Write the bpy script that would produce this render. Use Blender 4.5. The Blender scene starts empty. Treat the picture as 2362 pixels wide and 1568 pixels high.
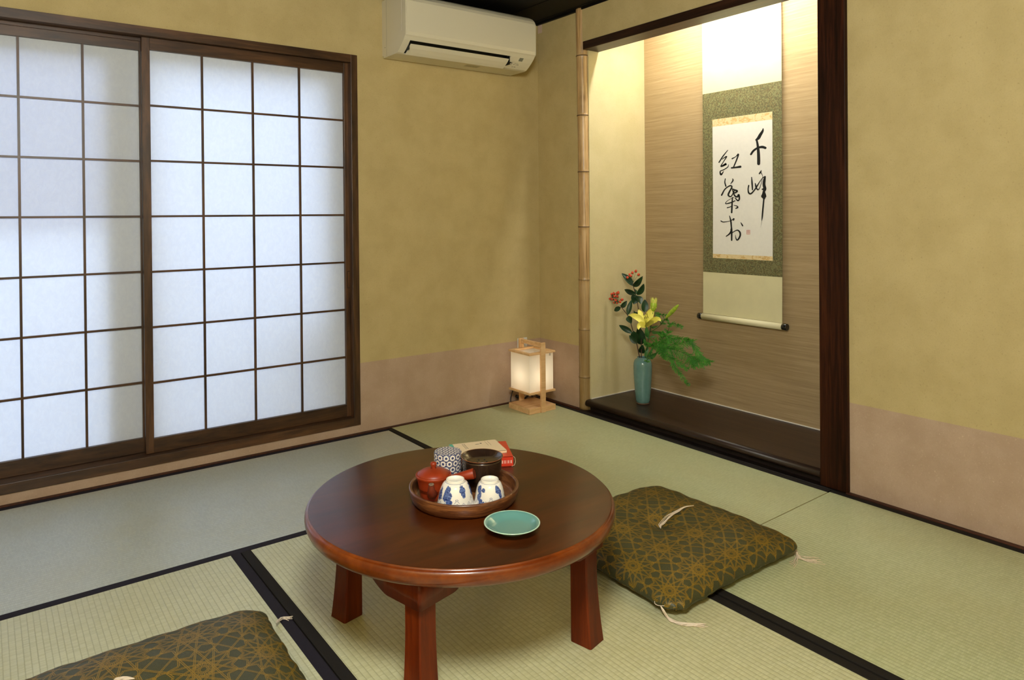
import bpy, bmesh, math, random
from mathutils import Vector, Matrix
random.seed(7)
C = bpy.context.scene.collection
PI = math.pi
R = math.radians

# ------------------------------------------------------------------ camera
CAM = (-2.84256, -3.40739, 1.13515)
YAW, PITCH, ROLL = 0.6262298, -0.0055563, -0.0089863
FPX, CX, CY = 1625.865, 1130.849, 506.859
W, H = 2362.0, 1568.0
fw = Vector((math.sin(YAW)*math.cos(PITCH), math.cos(YAW)*math.cos(PITCH), math.sin(PITCH)))
rt0 = Vector((math.cos(YAW), -math.sin(YAW), 0)); up0 = rt0.cross(fw)
rt = rt0*math.cos(ROLL) + up0*math.sin(ROLL)
up = -rt0*math.sin(ROLL) + up0*math.cos(ROLL)
cd = bpy.data.cameras.new('camera'); cam = bpy.data.objects.new('camera', cd); C.objects.link(cam)
M = Matrix(((rt.x, up.x, -fw.x, CAM[0]), (rt.y, up.y, -fw.y, CAM[1]), (rt.z, up.z, -fw.z, CAM[2]), (0, 0, 0, 1)))
cam.matrix_world = M
cd.sensor_width = 36.0; cd.lens = 36.0*FPX/W
cd.shift_x = (W/2-CX)/W; cd.shift_y = (CY-H/2)/W
cd.clip_start = 0.05
bpy.context.scene.camera = cam

def PT(u, v, ax, val):
    """point of the place seen at (u, v) of the photograph, on the plane axis=val"""
    d = rt*((u-CX)/FPX) + up*(-(v-CY)/FPX) + fw
    t = (val-CAM[ax])/d[ax]
    return Vector(CAM) + d*t

# ------------------------------------------------------------------ node helpers
class NB:
    def __init__(s, name):
        s.m = bpy.data.materials.new(name); s.m.use_nodes = True
        s.t = s.m.node_tree; s.N = s.t.nodes; s.L = s.t.links
        s.N.clear()
        s.out = s.N.new('ShaderNodeOutputMaterial')
    def set(s, sock, v):
        if v is None: return
        if isinstance(v, bpy.types.NodeSocket): s.L.new(v, sock)
        elif isinstance(v, (int, float)): sock.default_value = v
        else:
            v = tuple(v)
            try: sock.default_value = v if len(v) == len(sock.default_value) else v[:len(sock.default_value)]
            except Exception: sock.default_value = v + (1,)
    def node(s, t, ins=None, **kw):
        n = s.N.new(t)
        for k, v in kw.items(): setattr(n, k, v)
        for k, v in (ins or {}).items(): s.set(n.inputs[k], v)
        return n
    def m_(s, op, a, b=None, c=None, clamp=False):
        n = s.N.new('ShaderNodeMath'); n.operation = op; n.use_clamp = clamp
        s.set(n.inputs[0], a)
        if b is not None: s.set(n.inputs[1], b)
        if c is not None: s.set(n.inputs[2], c)
        return n.outputs[0]
    def add(s, a, b): return s.m_('ADD', a, b)
    def sub(s, a, b): return s.m_('SUBTRACT', a, b)
    def mul(s, a, b): return s.m_('MULTIPLY', a, b)
    def step(s, a, lo, hi):  # smoothstep 0..1
        n = s.N.new('ShaderNodeMapRange'); n.interpolation_type = 'SMOOTHSTEP'
        s.set(n.inputs[0], a); s.set(n.inputs[1], lo); s.set(n.inputs[2], hi)
        return n.outputs[0]
    def obj(s): return s.node('ShaderNodeTexCoord').outputs['Object']
    def uv(s): return s.node('ShaderNodeTexCoord').outputs['UV']
    def sep(s, v):
        n = s.node('ShaderNodeSeparateXYZ', {0: v}); return n.outputs[0], n.outputs[1], n.outputs[2]
    def comb(s, x, y, z): return s.node('ShaderNodeCombineXYZ', {0: x, 1: y, 2: z}).outputs[0]
    def scale(s, v, sc): return s.node('ShaderNodeVectorMath', {0: v, 1: sc}, operation='MULTIPLY').outputs[0]
    def noise(s, v, scale=5, detail=4, rough=.55, dist=0):
        n = s.node('ShaderNodeTexNoise', {'Vector': v, 'Scale': scale, 'Detail': detail, 'Roughness': rough, 'Distortion': dist})
        return n.outputs['Fac']
    def vor(s, v, scale=5, feature='F1', rnd=1):
        n = s.node('ShaderNodeTexVoronoi', {'Vector': v, 'Scale': scale, 'Randomness': rnd}, feature=feature)
        return n
    def ramp(s, f, stops):
        n = s.N.new('ShaderNodeValToRGB'); s.L.new(f, n.inputs[0])
        e = n.color_ramp.elements
        while len(e) < len(stops): e.new(.5)
        for i, (p, c) in enumerate(stops): e[i].position = p; e[i].color = tuple(c)+(1,)
        return n.outputs[0]
    def mix(s, f, a, b, mode='MIX'):
        n = s.N.new('ShaderNodeMix'); n.data_type = 'RGBA'; n.blend_type = mode
        s.set(n.inputs[0], f); s.set(n.inputs[6], a if not isinstance(a, tuple) else a+(1,)); s.set(n.inputs[7], b if not isinstance(b, tuple) else b+(1,))
        return n.outputs[2]
    def bump(s, h, strength=.3, dist=.002, normal=None):
        n = s.node('ShaderNodeBump', {'Height': h, 'Strength': strength, 'Distance': dist})
        if normal is not None: s.L.new(normal, n.inputs['Normal'])
        return n.outputs[0]
    def bsdf(s, col, rough=.5, spec=.5, metal=0, coat=0, coat_r=.1, normal=None, sheen=0, emis=None, es=0, **kw):
        n = s.N.new('ShaderNodeBsdfPrincipled')
        s.set(n.inputs['Base Color'], col if not isinstance(col, tuple) else col+(1,))
        s.set(n.inputs['Roughness'], rough); s.set(n.inputs['Specular IOR Level'], spec); s.set(n.inputs['Metallic'], metal)
        s.set(n.inputs['Coat Weight'], coat); s.set(n.inputs['Coat Roughness'], coat_r)
        if sheen: s.set(n.inputs['Sheen Weight'], sheen)
        if normal is not None:
            s.L.new(normal, n.inputs['Normal'])
        if emis: s.set(n.inputs['Emission Color'], emis+(1,)); s.set(n.inputs['Emission Strength'], es)
        for k, v in kw.items(): s.set(n.inputs[k.replace('_', ' ')], v)
        s.L.new(n.outputs[0], s.out.inputs[0])
        return n

def sr(r, g, b):
    f = lambda c: (c/255/12.92) if c/255 <= .04045 else ((c/255+.055)/1.055)**2.4
    return (f(r), f(g), f(b))

MAT = {}
def plain(name, col, rough=.5, spec=.5, metal=0, coat=0, coat_r=.1, noise=None, sheen=0, bump=None):
    b = NB(name); c = col; nrm = None
    if noise:
        f = b.noise(b.obj(), noise[0], 4)
        c = b.mix(b.step(f, .3, .7), tuple(x*(1-noise[1]) for x in col), tuple(min(1, x*(1+noise[1])) for x in col))
    if bump: nrm = b.bump(b.noise(b.obj(), bump[0], 5), bump[1], bump[2])
    b.bsdf(c, rough, spec, metal, coat, coat_r, normal=nrm, sheen=sheen)
    MAT[name] = b.m; return b.m

def wood(name, stops, axis='x', grain=18, stretch=.06, rough=.4, coat=0, coat_r=.15, fig=2.0, bump=.15, spec=.5, dist=1.2):
    b = NB(name); o = b.obj()
    s = {'x': (stretch, 1, 1), 'y': (1, stretch, 1), 'z': (1, 1, stretch), 'xy': (stretch, stretch, 1)}[axis]
    v = b.scale(o, s)
    f1 = b.noise(v, grain*fig, 6, .65, dist)
    f2 = b.noise(v, grain*9, 3, .6, .3)
    f = b.add(b.mul(f1, .7), b.mul(f2, .3)); f = b.add(b.mul(b.sub(f, .5), 1.9), .5)
    c = b.ramp(f, stops)
    b.bsdf(c, rough, spec, 0, coat, coat_r, normal=b.bump(f2, bump, .001))
    MAT[name] = b.m; return b.m

def build_materials():
    # plaster paper
    for nm, c1, c2, fleck, fam in (('plaster_yellow', sr(184, 165, 116), sr(194, 175, 126), sr(140, 116, 72), .35),
                              ('plaster_rose', sr(176, 150, 126), sr(185, 160, 137), sr(212, 186, 160), .5),
                              ('plaster_cream', sr(202, 189, 144), sr(209, 196, 153), sr(158, 144, 104), .25)):
        b = NB(nm); o = b.obj()
        big = b.noise(o, 7, 4, .6); sm = b.noise(o, 160, 3, .7); fl = b.noise(b.scale(o, (1, 1, .7)), 180, 3, .7, .6)
        c = b.mix(b.step(big, .3, .7), c1, c2)
        c = b.mix(b.mul(b.step(fl, .60, .70), fam), c, fleck)
        c = b.mix(b.mul(b.step(sm, .45, .75), .18), c, tuple(x*.72 for x in c1))
        b.bsdf(c, .9, .15, normal=b.bump(b.add(sm, fl), .25, .0012))
        MAT[nm] = b.m
    # alcove back paper with horizontal streaks
    b = NB('streaked_paper'); o = b.obj()
    x, y, z = b.sep(o)
    zz = b.add(z, b.mul(b.noise(o, 1.0, 2), .02))
    v = b.comb(0, b.mul(y, 1.5), b.mul(zz, 70))
    f1 = b.noise(v, 1.6, 5, .6); f2 = b.noise(b.comb(0, b.mul(y, 9), b.mul(z, 260)), 1, 3, .7)
    f = b.add(b.mul(f1, .65), b.mul(f2, .35))
    c = b.ramp(f, [(.30, sr(142, 120, 87)), (.45, sr(156, 133, 97)), (.58, sr(167, 144, 107)), (.72, sr(183, 162, 127))])
    flk = b.step(b.noise(b.comb(0, b.mul(y, 40), b.mul(z, 420)), 1, 4, .8), .62, .72)
    c = b.mix(b.mul(b.mul(flk, b.step(f1, .5, .38)), .45), c, sr(96, 74, 52))
    b.bsdf(c, .75, .3, normal=b.bump(f2, .2, .0006))
    MAT['streaked_paper'] = b.m
    # woods
    wood('shoji_wood', [(.25, sr(46, 30, 17)), (.5, sr(72, 48, 28)), (.75, sr(98, 66, 40))], 'x', 6, .12, .38, spec=.4)
    wood('shoji_wood_v', [(.25, sr(46, 30, 17)), (.5, sr(72, 48, 28)), (.75, sr(98, 66, 40))], 'z', 6, .12, .38, spec=.4)
    wood('post_wood', [(.25, sr(24, 10, 3)), (.5, sr(42, 19, 7)), (.78, sr(70, 34, 14))], 'z', 14, .04, .5, bump=.25, dist=.7, spec=.12)
    wood('lintel_wood', [(.25, sr(26, 14, 7)), (.5, sr(44, 25, 14)), (.78, sr(66, 40, 24))], 'y', 14, .05, .42, spec=.25)
    wood('board_wood', [(.25, sr(32, 21, 14)), (.5, sr(47, 31, 21)), (.78, sr(62, 43, 31))], 'y', 9, .05, .38, spec=.35)
    wood('dark_sill', [(.25, sr(16, 11, 9)), (.7, sr(36, 24, 18))], 'y', 12, .05, .5, spec=.3)
    wood('red_sill', [(.25, sr(48, 24, 15)), (.7, sr(82, 45, 28))], 'y', 12, .05, .5, spec=.3)
    wood('ceiling_wood', [(.25, sr(8, 6, 4)), (.7, sr(16, 12, 9))], 'x', 8, .05, .6, spec=.2)
    wood('table_wood', [(.2, sr(46, 18, 3)), (.5, sr(64, 26, 4)), (.8, sr(82, 36, 8))], 'x', 3.5, .16, .33, .35, .15, spec=.2, fig=1.6, dist=.6, bump=.05)
    wood('table_rim', [(.2, sr(74, 27, 2)), (.5, sr(98, 40, 4)), (.8, sr(122, 56, 9))], 'x', 5, .5, .32, .6, .14, spec=.3, dist=.5, bump=.05)
    wood('table_leg', [(.2, sr(70, 22, 2)), (.5, sr(94, 32, 4)), (.8, sr(116, 46, 9))], 'z', 8, .1, .42, .2, .16, spec=.15, dist=.5, bump=.05)
    wood('tray_wood', [(.2, sr(58, 29, 13)), (.45, sr(90, 50, 26)), (.62, sr(118, 72, 38)), (.85, sr(150, 98, 56))], 'xy', 36, .10, .35, .3, .2, dist=.6)
    wood('pale_wood', [(.2, sr(206, 160, 108)), (.5, sr(222, 180, 128)), (.8, sr(236, 200, 152))], 'x', 12, .08, .5, fig=1.5)
    # bamboo
    b = NB('bamboo'); o = b.obj(); x, y, z = b.sep(o)
    v = b.comb(b.mul(x, 1), b.mul(y, 1), b.mul(z, .02))
    f = b.noise(v, 260, 3, .6); g = b.noise(o, 6, 3)
    c = b.mix(b.step(f, .42, .68), sr(196, 160, 110), sr(132, 98, 54))
    c = b.mix(b.mul(b.step(g, .4, .7), .5), c, sr(216, 184, 134))
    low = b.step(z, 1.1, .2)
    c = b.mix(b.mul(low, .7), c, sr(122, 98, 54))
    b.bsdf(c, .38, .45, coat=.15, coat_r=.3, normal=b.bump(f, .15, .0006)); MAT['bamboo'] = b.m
    plain('bamboo_ring', sr(92, 68, 42), .6)
    # shoji paper
    b = NB('shoji_paper'); o = b.obj()
    f = b.noise(b.scale(o, (1, 1, .6)), 60, 6, .7, .8); f2 = b.noise(o, 400, 2)
    fib = b.step(b.noise(b.scale(o, (1, 1, .35)), 26, 6, .8, 3), .60, .68)
    c = b.mix(b.step(f, .35, .68), (.85, .88, .93), (.89, .92, .96))
    c = b.mix(b.mul(fib, .05), c, (.98, .98, 1))
    d = b.node('ShaderNodeBsdfDiffuse', {'Color': c}); t = b.node('ShaderNodeBsdfTranslucent', {'Color': c})
    mx = b.node('ShaderNodeMixShader', {0: .5}); b.L.new(d.outputs[0], mx.inputs[1]); b.L.new(t.outputs[0], mx.inputs[2])
    b.L.new(mx.outputs[0], b.out.inputs[0]); MAT['shoji_paper'] = b.m
    b = NB('lantern_paper'); c = (.92, .89, .82, 1)
    d = b.node('ShaderNodeBsdfDiffuse', {'Color': c}); t = b.node('ShaderNodeBsdfTranslucent', {'Color': c})
    mx = b.node('ShaderNodeMixShader', {0: .55}); b.L.new(d.outputs[0], mx.inputs[1]); b.L.new(t.outputs[0], mx.inputs[2])
    tr = b.node('ShaderNodeBsdfTransparent'); mx2 = b.node('ShaderNodeMixShader', {0: .0})
    b.L.new(mx.outputs[0], mx2.inputs[1]); b.L.new(tr.outputs[0], mx2.inputs[2])
    b.L.new(mx2.outputs[0], b.out.inputs[0]); MAT['lantern_paper'] = b.m
    # tatami (uv in metres: u along the ribs, v across)
    for nm, ca, cb, cc in (('tatami_straw', sr(202, 200, 160), sr(188, 186, 143), sr(134, 130, 82)),
                           ('tatami_green', sr(194, 198, 156), sr(180, 185, 140), sr(128, 134, 80)),
                           ('tatami_grey', sr(186, 190, 176), sr(174, 178, 164), sr(128, 130, 110))):  # cooler grey base paints in the daylight sheen from the shoji
        b = NB(nm); u, v, _ = b.sep(b.uv())
        ribn = b.mul(v, 1/.0152)
        fr = b.m_('FRACT', ribn); ri = b.m_('FLOOR', ribn)
        edge = b.m_('ABSOLUTE', b.sub(fr, .5))         # .5 in the furrow
        prof = b.m_('SQRT', b.m_('MAXIMUM', b.sub(1, b.m_('POWER', b.mul(edge, 2), 2.4)), 0))
        half = b.mul(b.m_('MODULO', ri, 2), .5)
        ru = b.add(b.mul(u, 1/.0046), half)
        cellv = b.node('ShaderNodeTexWhiteNoise', {'Vector': b.comb(b.m_('FLOOR', ru), ri, 0)}, noise_dimensions='3D').outputs['Value']
        rf = b.m_('ABSOLUTE', b.sub(b.m_('FRACT', ru), .5))
        rprof = b.sub(1, b.mul(rf, 1.2))
        big = b.noise(b.comb(u, v, 0), 3, 3)
        c = b.mix(cellv, ca, cb)
        c = b.mix(b.mul(b.step(edge, .34, .5), .38), c, cc)
        c = b.mix(b.mul(b.step(rf, .36, .5), .22), c, cc)
        c = b.mix(b.mul(b.step(big, .35, .7), .22), c, sr(178, 168, 116))
        h = b.add(b.mul(prof, 1), b.mul(b.mul(rprof, prof), .3))
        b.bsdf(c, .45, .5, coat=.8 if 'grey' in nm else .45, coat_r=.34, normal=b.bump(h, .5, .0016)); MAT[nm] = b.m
    plain('heri_cloth', sr(34, 30, 38), .8, .2, bump=(900, .3, .0005))
    plain('heri_dark', sr(30, 26, 22), .8, .2, bump=(900, .3, .0005))
    plain('straw_edge', sr(160, 150, 100), .9)
    # cushion
    b = NB('cushion_cloth'); o = b.obj()
    f = b.noise(o, 500, 2); g = b.noise(o, 9, 3)
    c = b.mix(b.step(f, .35, .65), sr(56, 58, 34), sr(72, 74, 46))
    c = b.mix(b.mul(g, .3), c, sr(80, 66, 32))
    b.bsdf(c, .5, .35, normal=b.bump(f, .25, .0005)); MAT['cushion_cloth'] = b.m
    b = NB('cushion_gold'); o = b.obj(); f = b.noise(o, 700, 2)
    c = b.mix(b.step(f, .35, .65), sr(130, 100, 25), sr(158, 125, 40))
    b.bsdf(c, .45, .5, metal=.25, normal=b.bump(f, .3, .0004)); MAT['cushion_gold'] = b.m
    plain('tassel_thread', sr(232, 214, 190), .7)
    # ceramics
    plain('celadon', sr(98, 136, 132), .18, .5, coat=.5, coat_r=.06, noise=(30, .06))
    plain('celadon_plate', sr(96, 144, 136), .12, .5, coat=.6, coat_r=.04)
    plain('plate_rim', sr(176, 206, 180), .15, coat=.5)
    plain('clay_foot', sr(120, 96, 76), .8)
    plain('redware', sr(136, 46, 16), .4, .4, noise=(40, .08))
    plain('redware_dark', sr(104, 38, 18), .45, .4)
    plain('bronze_glaze', sr(50, 34, 24), .22, .5, metal=.25, coat=.6, coat_r=.12, noise=(25, .3))
    plain('bronze_rim', sr(104, 60, 36), .25, coat=.5)
    plain('black_hole', (.004, .004, .004), .9)
    # canister
    b = NB('flower_chiyogami'); u, v, _ = b.sep(b.uv()); S = .0182
    vr = b.mul(v, 1/(S*.87)); row = b.m_('FLOOR', vr)
    uu = b.add(b.mul(u, 1/S), b.mul(b.m_('FLOORED_MODULO', row, 2), .5))
    fx = b.sub(b.m_('FRACT', uu), .5); fy = b.mul(b.sub(b.m_('FRACT', vr), .5), .87)
    r_ = b.m_('SQRT', b.add(b.mul(fx, fx), b.mul(fy, fy))); th = b.m_('ARCTAN2', fy, fx)
    seg = b.m_('ABSOLUTE', b.sub(b.m_('FRACT', b.mul(th, 10/(2*PI))), .5))
    rr = b.m_('ABSOLUTE', b.sub(r_, .31))
    lim = b.sub(.42, b.mul(b.m_('POWER', b.mul(rr, 7.2), 2), .34))
    pet = b.mul(b.m_('LESS_THAN', seg, lim), b.m_('LESS_THAN', rr, .145))
    slit = b.m_('LESS_THAN', b.m_('ABSOLUTE', b.sub(seg, .0)), .03)
    dot = b.mul(b.m_('GREATER_THAN', r_, .44), b.step(b.noise(b.comb(u, v, 0), 900, 2), .5, .6))
    c = b.mix(pet, sr(34, 42, 86), sr(236, 226, 208))
    c = b.mix(b.mul(dot, .5), c, sr(150, 150, 160))
    b.bsdf(c, .5, .4); MAT['flower_chiyogami'] = b.m
    # cups
    for nm, ph in (('blue_white_cup', 0.0), ('blue_white_cup_b', .37)):
        b = NB(nm); u, v, _ = b.sep(b.uv())     # u 0..1 round, v metres from rim
        u = b.m_('FRACT', u); n = b.noise(b.comb(b.mul(u, 7), b.mul(v, 40), ph*9), 3.2, 5, .6)
        blob = None
        for (bu, bv, ru, rv) in ([(.16, .044, .030, .010), (.145, .034, .026, .010), (.19, .036, .02, .008), (.175, .026, .022, .007), (.205, .022, .014, .005), (.33, .046, .03, .009), (.335, .038, .02, .007), (.5, .04, .05, .013), (.75, .036, .05, .014), (.9, .04, .04, .012), (.06, .034, .03, .012)] if ph == 0 else
                                  [(.10, .046, .03, .008), (.125, .036, .02, .012), (.11, .026, .022, .008), (.14, .018, .022, .006), (.18, .015, .014, .004), (.165, .045, .022, .004), (.35, .046, .026, .009), (.38, .036, .02, .012), (.55, .04, .05, .013), (.8, .036, .05, .014), (.95, .04, .03, .012)]):
            du = b.mul(b.sub(u, bu), 1/ru); dv = b.mul(b.sub(v, bv), 1/rv)
            d = b.m_('SQRT', b.add(b.mul(du, du), b.mul(dv, dv)))
            blob = d if blob is None else b.m_('MINIMUM', blob, d)
        msk = b.step(b.add(blob, b.mul(b.sub(n, .5), 1.7)), 1.22, 1.06)
        tone = b.noise(b.comb(b.mul(u, 14), b.mul(v, 90), 3), 3, 3)
        blue = b.ramp(tone, [(.35, sr(30, 44, 100)), (.65, sr(96, 118, 168))])
        # scallop border near the rim
        tri = b.mul(b.m_('ABSOLUTE', b.sub(b.m_('FRACT', b.mul(u, 17)), .5)), 2)
        hgt = b.add(b.mul(b.sub(1, b.m_('POWER', tri, 1.4)), .010), .010)
        dd = b.m_('ABSOLUTE', b.sub(v, hgt)); dd2 = b.m_('ABSOLUTE', b.sub(v, b.sub(hgt, .0028))); dd3 = b.m_('ABSOLUTE', b.sub(v, b.sub(hgt, .0052)))
        ln = b.m_('MAXIMUM', b.m_('LESS_THAN', dd, .0006), b.m_('MAXIMUM', b.m_('LESS_THAN', dd2, .00045), b.m_('LESS_THAN', dd3, .00035)))
        ring = b.m_('LESS_THAN', b.m_('ABSOLUTE', b.sub(v, .0585)), .0006)
        # little bird mark
        mk = None
        for c0 in ((.262, .43, .63) if ph == 0 else (.262, .47, .68)):
            bx = b.mul(b.m_('ABSOLUTE', b.sub(u, c0)), .32)
            wing = b.m_('ABSOLUTE', b.sub(v, b.sub(.0265, b.mul(bx, .75))))
            w1 = b.mul(b.m_('LESS_THAN', wing, .0008), b.m_('LESS_THAN', bx, .0075))
            w2 = b.mul(b.m_('LESS_THAN', b.m_('ABSOLUTE', b.sub(v, b.sub(.0305, b.mul(bx, .9)))), .0012), b.m_('LESS_THAN', b.m_('ABSOLUTE', b.sub(bx, .003)), .0018))
            w = b.m_('MAXIMUM', w1, w2); mk = w if mk is None else b.m_('MAXIMUM', mk, w)
        c = b.mix(msk, sr(226, 220, 208), blue)
        c = b.mix(b.mul(b.m_('MAXIMUM', b.m_('MAXIMUM', ln, ring), mk), .75), c, sr(52, 66, 112))
        b.bsdf(c, .12, .5, coat=.5, coat_r=.05); MAT[nm] = b.m
    plain('porcelain', sr(228, 222, 208), .12, coat=.5, coat_r=.05)
    plain('ink', (.006, .006, .005), .6, .3)
    plain('seal_red', sr(196, 84, 66), .7)
    plain('washi', sr(222, 218, 208), .85, .2, noise=(60, .015))
    plain('ivory_silk', sr(208, 200, 158), .8, .25, noise=(12, .03), sheen=.1)
    plain('roller_cream', sr(222, 214, 176), .5, .4)
    plain('lacquer_black', (.004, .004, .005), .1, .5, coat=.6, coat_r=.04)
    b = NB('green_brocade'); x, y, z = b.sep(b.obj())
    v = b.comb(0, y, z)
    w1 = b.noise(v, 55, 3, .6, 2.2); vv = b.vor(b.comb(0, b.mul(y, 34), b.mul(z, 34)), 1, 'F1', .7).outputs['Distance']
    leaf = b.m_('ABSOLUTE', b.sub(w1, .5)); cur = b.m_('ABSOLUTE', b.sub(b.m_('FRACT', b.add(b.mul(vv, 3), b.mul(w1, 2))), .5))
    c = b.mix(b.step(cur, .34, .16), sr(74, 76, 44), sr(116, 118, 76))
    c = b.mix(b.mul(b.step(leaf, .07, .02), .7), c, sr(104, 84, 42))
    c = b.mix(b.mul(b.step(b.noise(v, 260, 2), .64, .7), .7), c, sr(176, 168, 110))
    b.bsdf(c, .6, .4, sheen=.2); MAT['green_brocade'] = b.m
    b = NB('gold_brocade'); o = b.obj(); f = b.noise(b.scale(o, (1, 1, 1.4)), 48, 4, .6, 1)
    b.bsdf(b.mix(b.step(f, .5, .6), sr(220, 198, 150), sr(202, 166, 106)), .6, .4); MAT['gold_brocade'] = b.m
    # plastics etc
    plain('ac_white', sr(216, 208, 184), .35, .5)
    plain('ac_side', sr(206, 198, 182), .4, .5)
    plain('ac_dark', (.006, .007, .006), .5)
    plain('ac_grey', sr(128, 128, 112), .3)
    plain('faint_print', sr(172, 162, 132), .5)
    plain('mark_grey', sr(110, 106, 92), .6)
    plain('white_plastic', sr(222, 220, 210), .35)
    plain('label_pink', sr(206, 180, 160), .6)
    plain('cord_black', (.008, .007, .007), .4)
    plain('book_cream', sr(226, 202, 164), .6)
    plain('book_teal', sr(86, 164, 140), .6)
    plain('book_red', sr(206, 54, 30), .35, .5, coat=.3, coat_r=.15)
    plain('book_pages', sr(222, 208, 180), .8)
    plain('print_dark', sr(54, 50, 44), .7)
    plain('print_white', sr(236, 206, 190), .6)
    # plants
    for nm, a, c_ in (('leaf_dark', sr(16, 42, 18), sr(30, 64, 30)), ('leaf_mid', sr(46, 98, 42), sr(72, 124, 54)), ('needle_green', sr(52, 128, 34), sr(84, 160, 50))):
        b = NB(nm); f = b.noise(b.obj(), 25, 3)
        b.bsdf(b.mix(b.step(f, .3, .7), a, c_), .4, .4); MAT[nm] = b.m
    plain('stem_brown', sr(66, 40, 26), .6); plain('stem_green', sr(58, 88, 40), .55)
    plain('petal_yellow', sr(250, 240, 116), .5, .3, noise=(60, .05)); plain('petal_pale', sr(214, 214, 104), .5)
    plain('bud_green', sr(160, 186, 54), .45, noise=(70, .2)); plain('stamen_brown', sr(70, 26, 12), .7)
    plain('berry_red', sr(204, 66, 38), .25, coat=.4)
    # lights
    b = NB('tube_glow'); e = b.node('ShaderNodeEmission', {'Color': (1, 1, .97, 1), 'Strength': 138}); b.L.new(e.outputs[0], b.out.inputs[0]); MAT['tube_glow'] = b.m
    b = NB('ceiling_glow'); e = b.node('ShaderNodeEmission', {'Color': (.975, 1, .96, 1), 'Strength': 104}); b.L.new(e.outputs[0], b.out.inputs[0]); MAT['ceiling_glow'] = b.m
    b = NB('bulb_glow'); e = b.node('ShaderNodeEmission', {'Color': (1, .84, .60, 1), 'Strength': 16}); b.L.new(e.outputs[0], b.out.inputs[0]); MAT['bulb_glow'] = b.m
    b = NB('frosted_glass'); b.bsdf((.95, .97, 1), .25, Transmission_Weight=1.0, IOR=1.05); MAT['frosted_glass'] = b.m
    b = NB('shade_pane_tint'); t = b.node('ShaderNodeBsdfTransparent', {'Color': (.72, .72, .76, 1)}); b.L.new(t.outputs[0], b.out.inputs[0]); MAT['shade_pane_tint'] = b.m  # dims the daylight passing the added outer pane
    plain('aluminium', sr(120, 120, 124), .4, metal=.7)
    plain('garden_ground', sr(150, 150, 150), .9, noise=(4, .1)); plain('garden_wall', sr(190, 192, 196), .9, noise=(3, .06))
build_materials()

# ------------------------------------------------------------------ mesh helpers
def nbm(): return bmesh.new()
def box(bm, x0, x1, y0, y1, z0, z1, bev=0, seg=2, mi=0, mat=None):
    n0 = len(bm.faces)
    vs = [bm.verts.new((x, y, z)) for x in (x0, x1) for y in (y0, y1) for z in (z0, z1)]
    idx = [(0, 1, 3, 2), (4, 6, 7, 5), (0, 4, 5, 1), (2, 3, 7, 6), (0, 2, 6, 4), (1, 5, 7, 3)]
    fs = [bm.faces.new([vs[i] for i in f]) for f in idx]
    for f in fs: f.material_index = mi
    newv = vs
    if bev > 0:
        es = list({e for f in fs for e in f.edges})
        r = bmesh.ops.bevel(bm, geom=es, offset=bev, segments=seg, profile=.5, affect='EDGES', clamp_overlap=True)
        for f in r['faces']: f.material_index = mi
        newv = list({v for f in bm.faces[:] for v in f.verts if f.is_valid}) if False else None
    if mat is not None:
        bm.faces.ensure_lookup_table()
        vv = {v for f in bm.faces[n0:] for v in f.verts} if bev > 0 else set(vs)
        for v in vv: v.co = mat @ v.co
def quad(bm, pts, mi=0):
    f = bm.faces.new([bm.verts.new(p) for p in pts]); f.material_index = mi; return f
def lathe(bm, prof, c=(0, 0, 0), seg=64, mi=0, uvscale=None, mat=None, closed=False):
    """profile (r, z); returns rows"""
    rows = []
    for r, z in prof:
        if r < 1e-6:
            rows.append([bm.verts.new((c[0], c[1], c[2]+z))])
        else:
            rows.append([bm.verts.new((c[0]+r*math.cos(2*PI*i/seg), c[1]+r*math.sin(2*PI*i/seg), c[2]+z)) for i in range(seg)])
    uvl = bm.loops.layers.uv.verify() if uvscale else None
    arc = [0]
    for i in range(1, len(prof)): arc.append(arc[-1]+math.hypot(prof[i][0]-prof[i-1][0], prof[i][1]-prof[i-1][1]))
    for k in range(len(rows)-1):
        a, b_ = rows[k], rows[k+1]
        for i in range(seg):
            j = (i+1) % seg
            if len(a) == 1 and len(b_) == 1: continue
            if len(a) == 1: vs = [a[0], b_[j], b_[i]]
            elif len(b_) == 1: vs = [a[i], a[j], b_[0]]
            else: vs = [a[i], a[j], b_[j], b_[i]]
            f = bm.faces.new(vs); f.material_index = mi if not callable(mi) else mi(k); f.smooth = True
            if uvscale:
                for lp in f.loops: lp[uvl].uv = uvscale(lp.vert, i, j, k, lp)
    if mat is not None:
        for rw in rows:
            for v in rw: v.co = mat @ v.co
    return rows
def tube(bm, pts, rad, seg=8, mi=0, cap=True, flat=1.0):
    pts = [Vector(p) for p in pts]; n = len(pts)
    rads = rad if isinstance(rad, (list, tuple)) else [rad]*n
    prev = None; rows = []
    for i, p in enumerate(pts):
        t = (pts[min(i+1, n-1)]-pts[max(i-1, 0)])
        if t.length < 1e-9: t = Vector((0, 0, 1))
        t.normalize()
        if prev is None:
            a = Vector((0, 0, 1)) if abs(t.z) < .9 else Vector((1, 0, 0))
            x = t.cross(a).normalized()
        else:
            x = prev - t*prev.dot(t)
            x = x.normalized() if x.length > 1e-6 else t.orthogonal().normalized()
        prev = x; y = t.cross(x)
        rows.append([bm.verts.new(p + (x*math.cos(2*PI*k/seg) + y*math.sin(2*PI*k/seg)*flat)*rads[i]) for k in range(seg)])
    for i in range(n-1):
        for k in range(seg):
            f = bm.faces.new((rows[i][k], rows[i][(k+1) % seg], rows[i+1][(k+1) % seg], rows[i+1][k])); f.smooth = True; f.material_index = mi
    if cap:
        f = bm.faces.new(rows[0][::-1]); f.material_index = mi
        f = bm.faces.new(rows[-1]); f.material_index = mi
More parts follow.
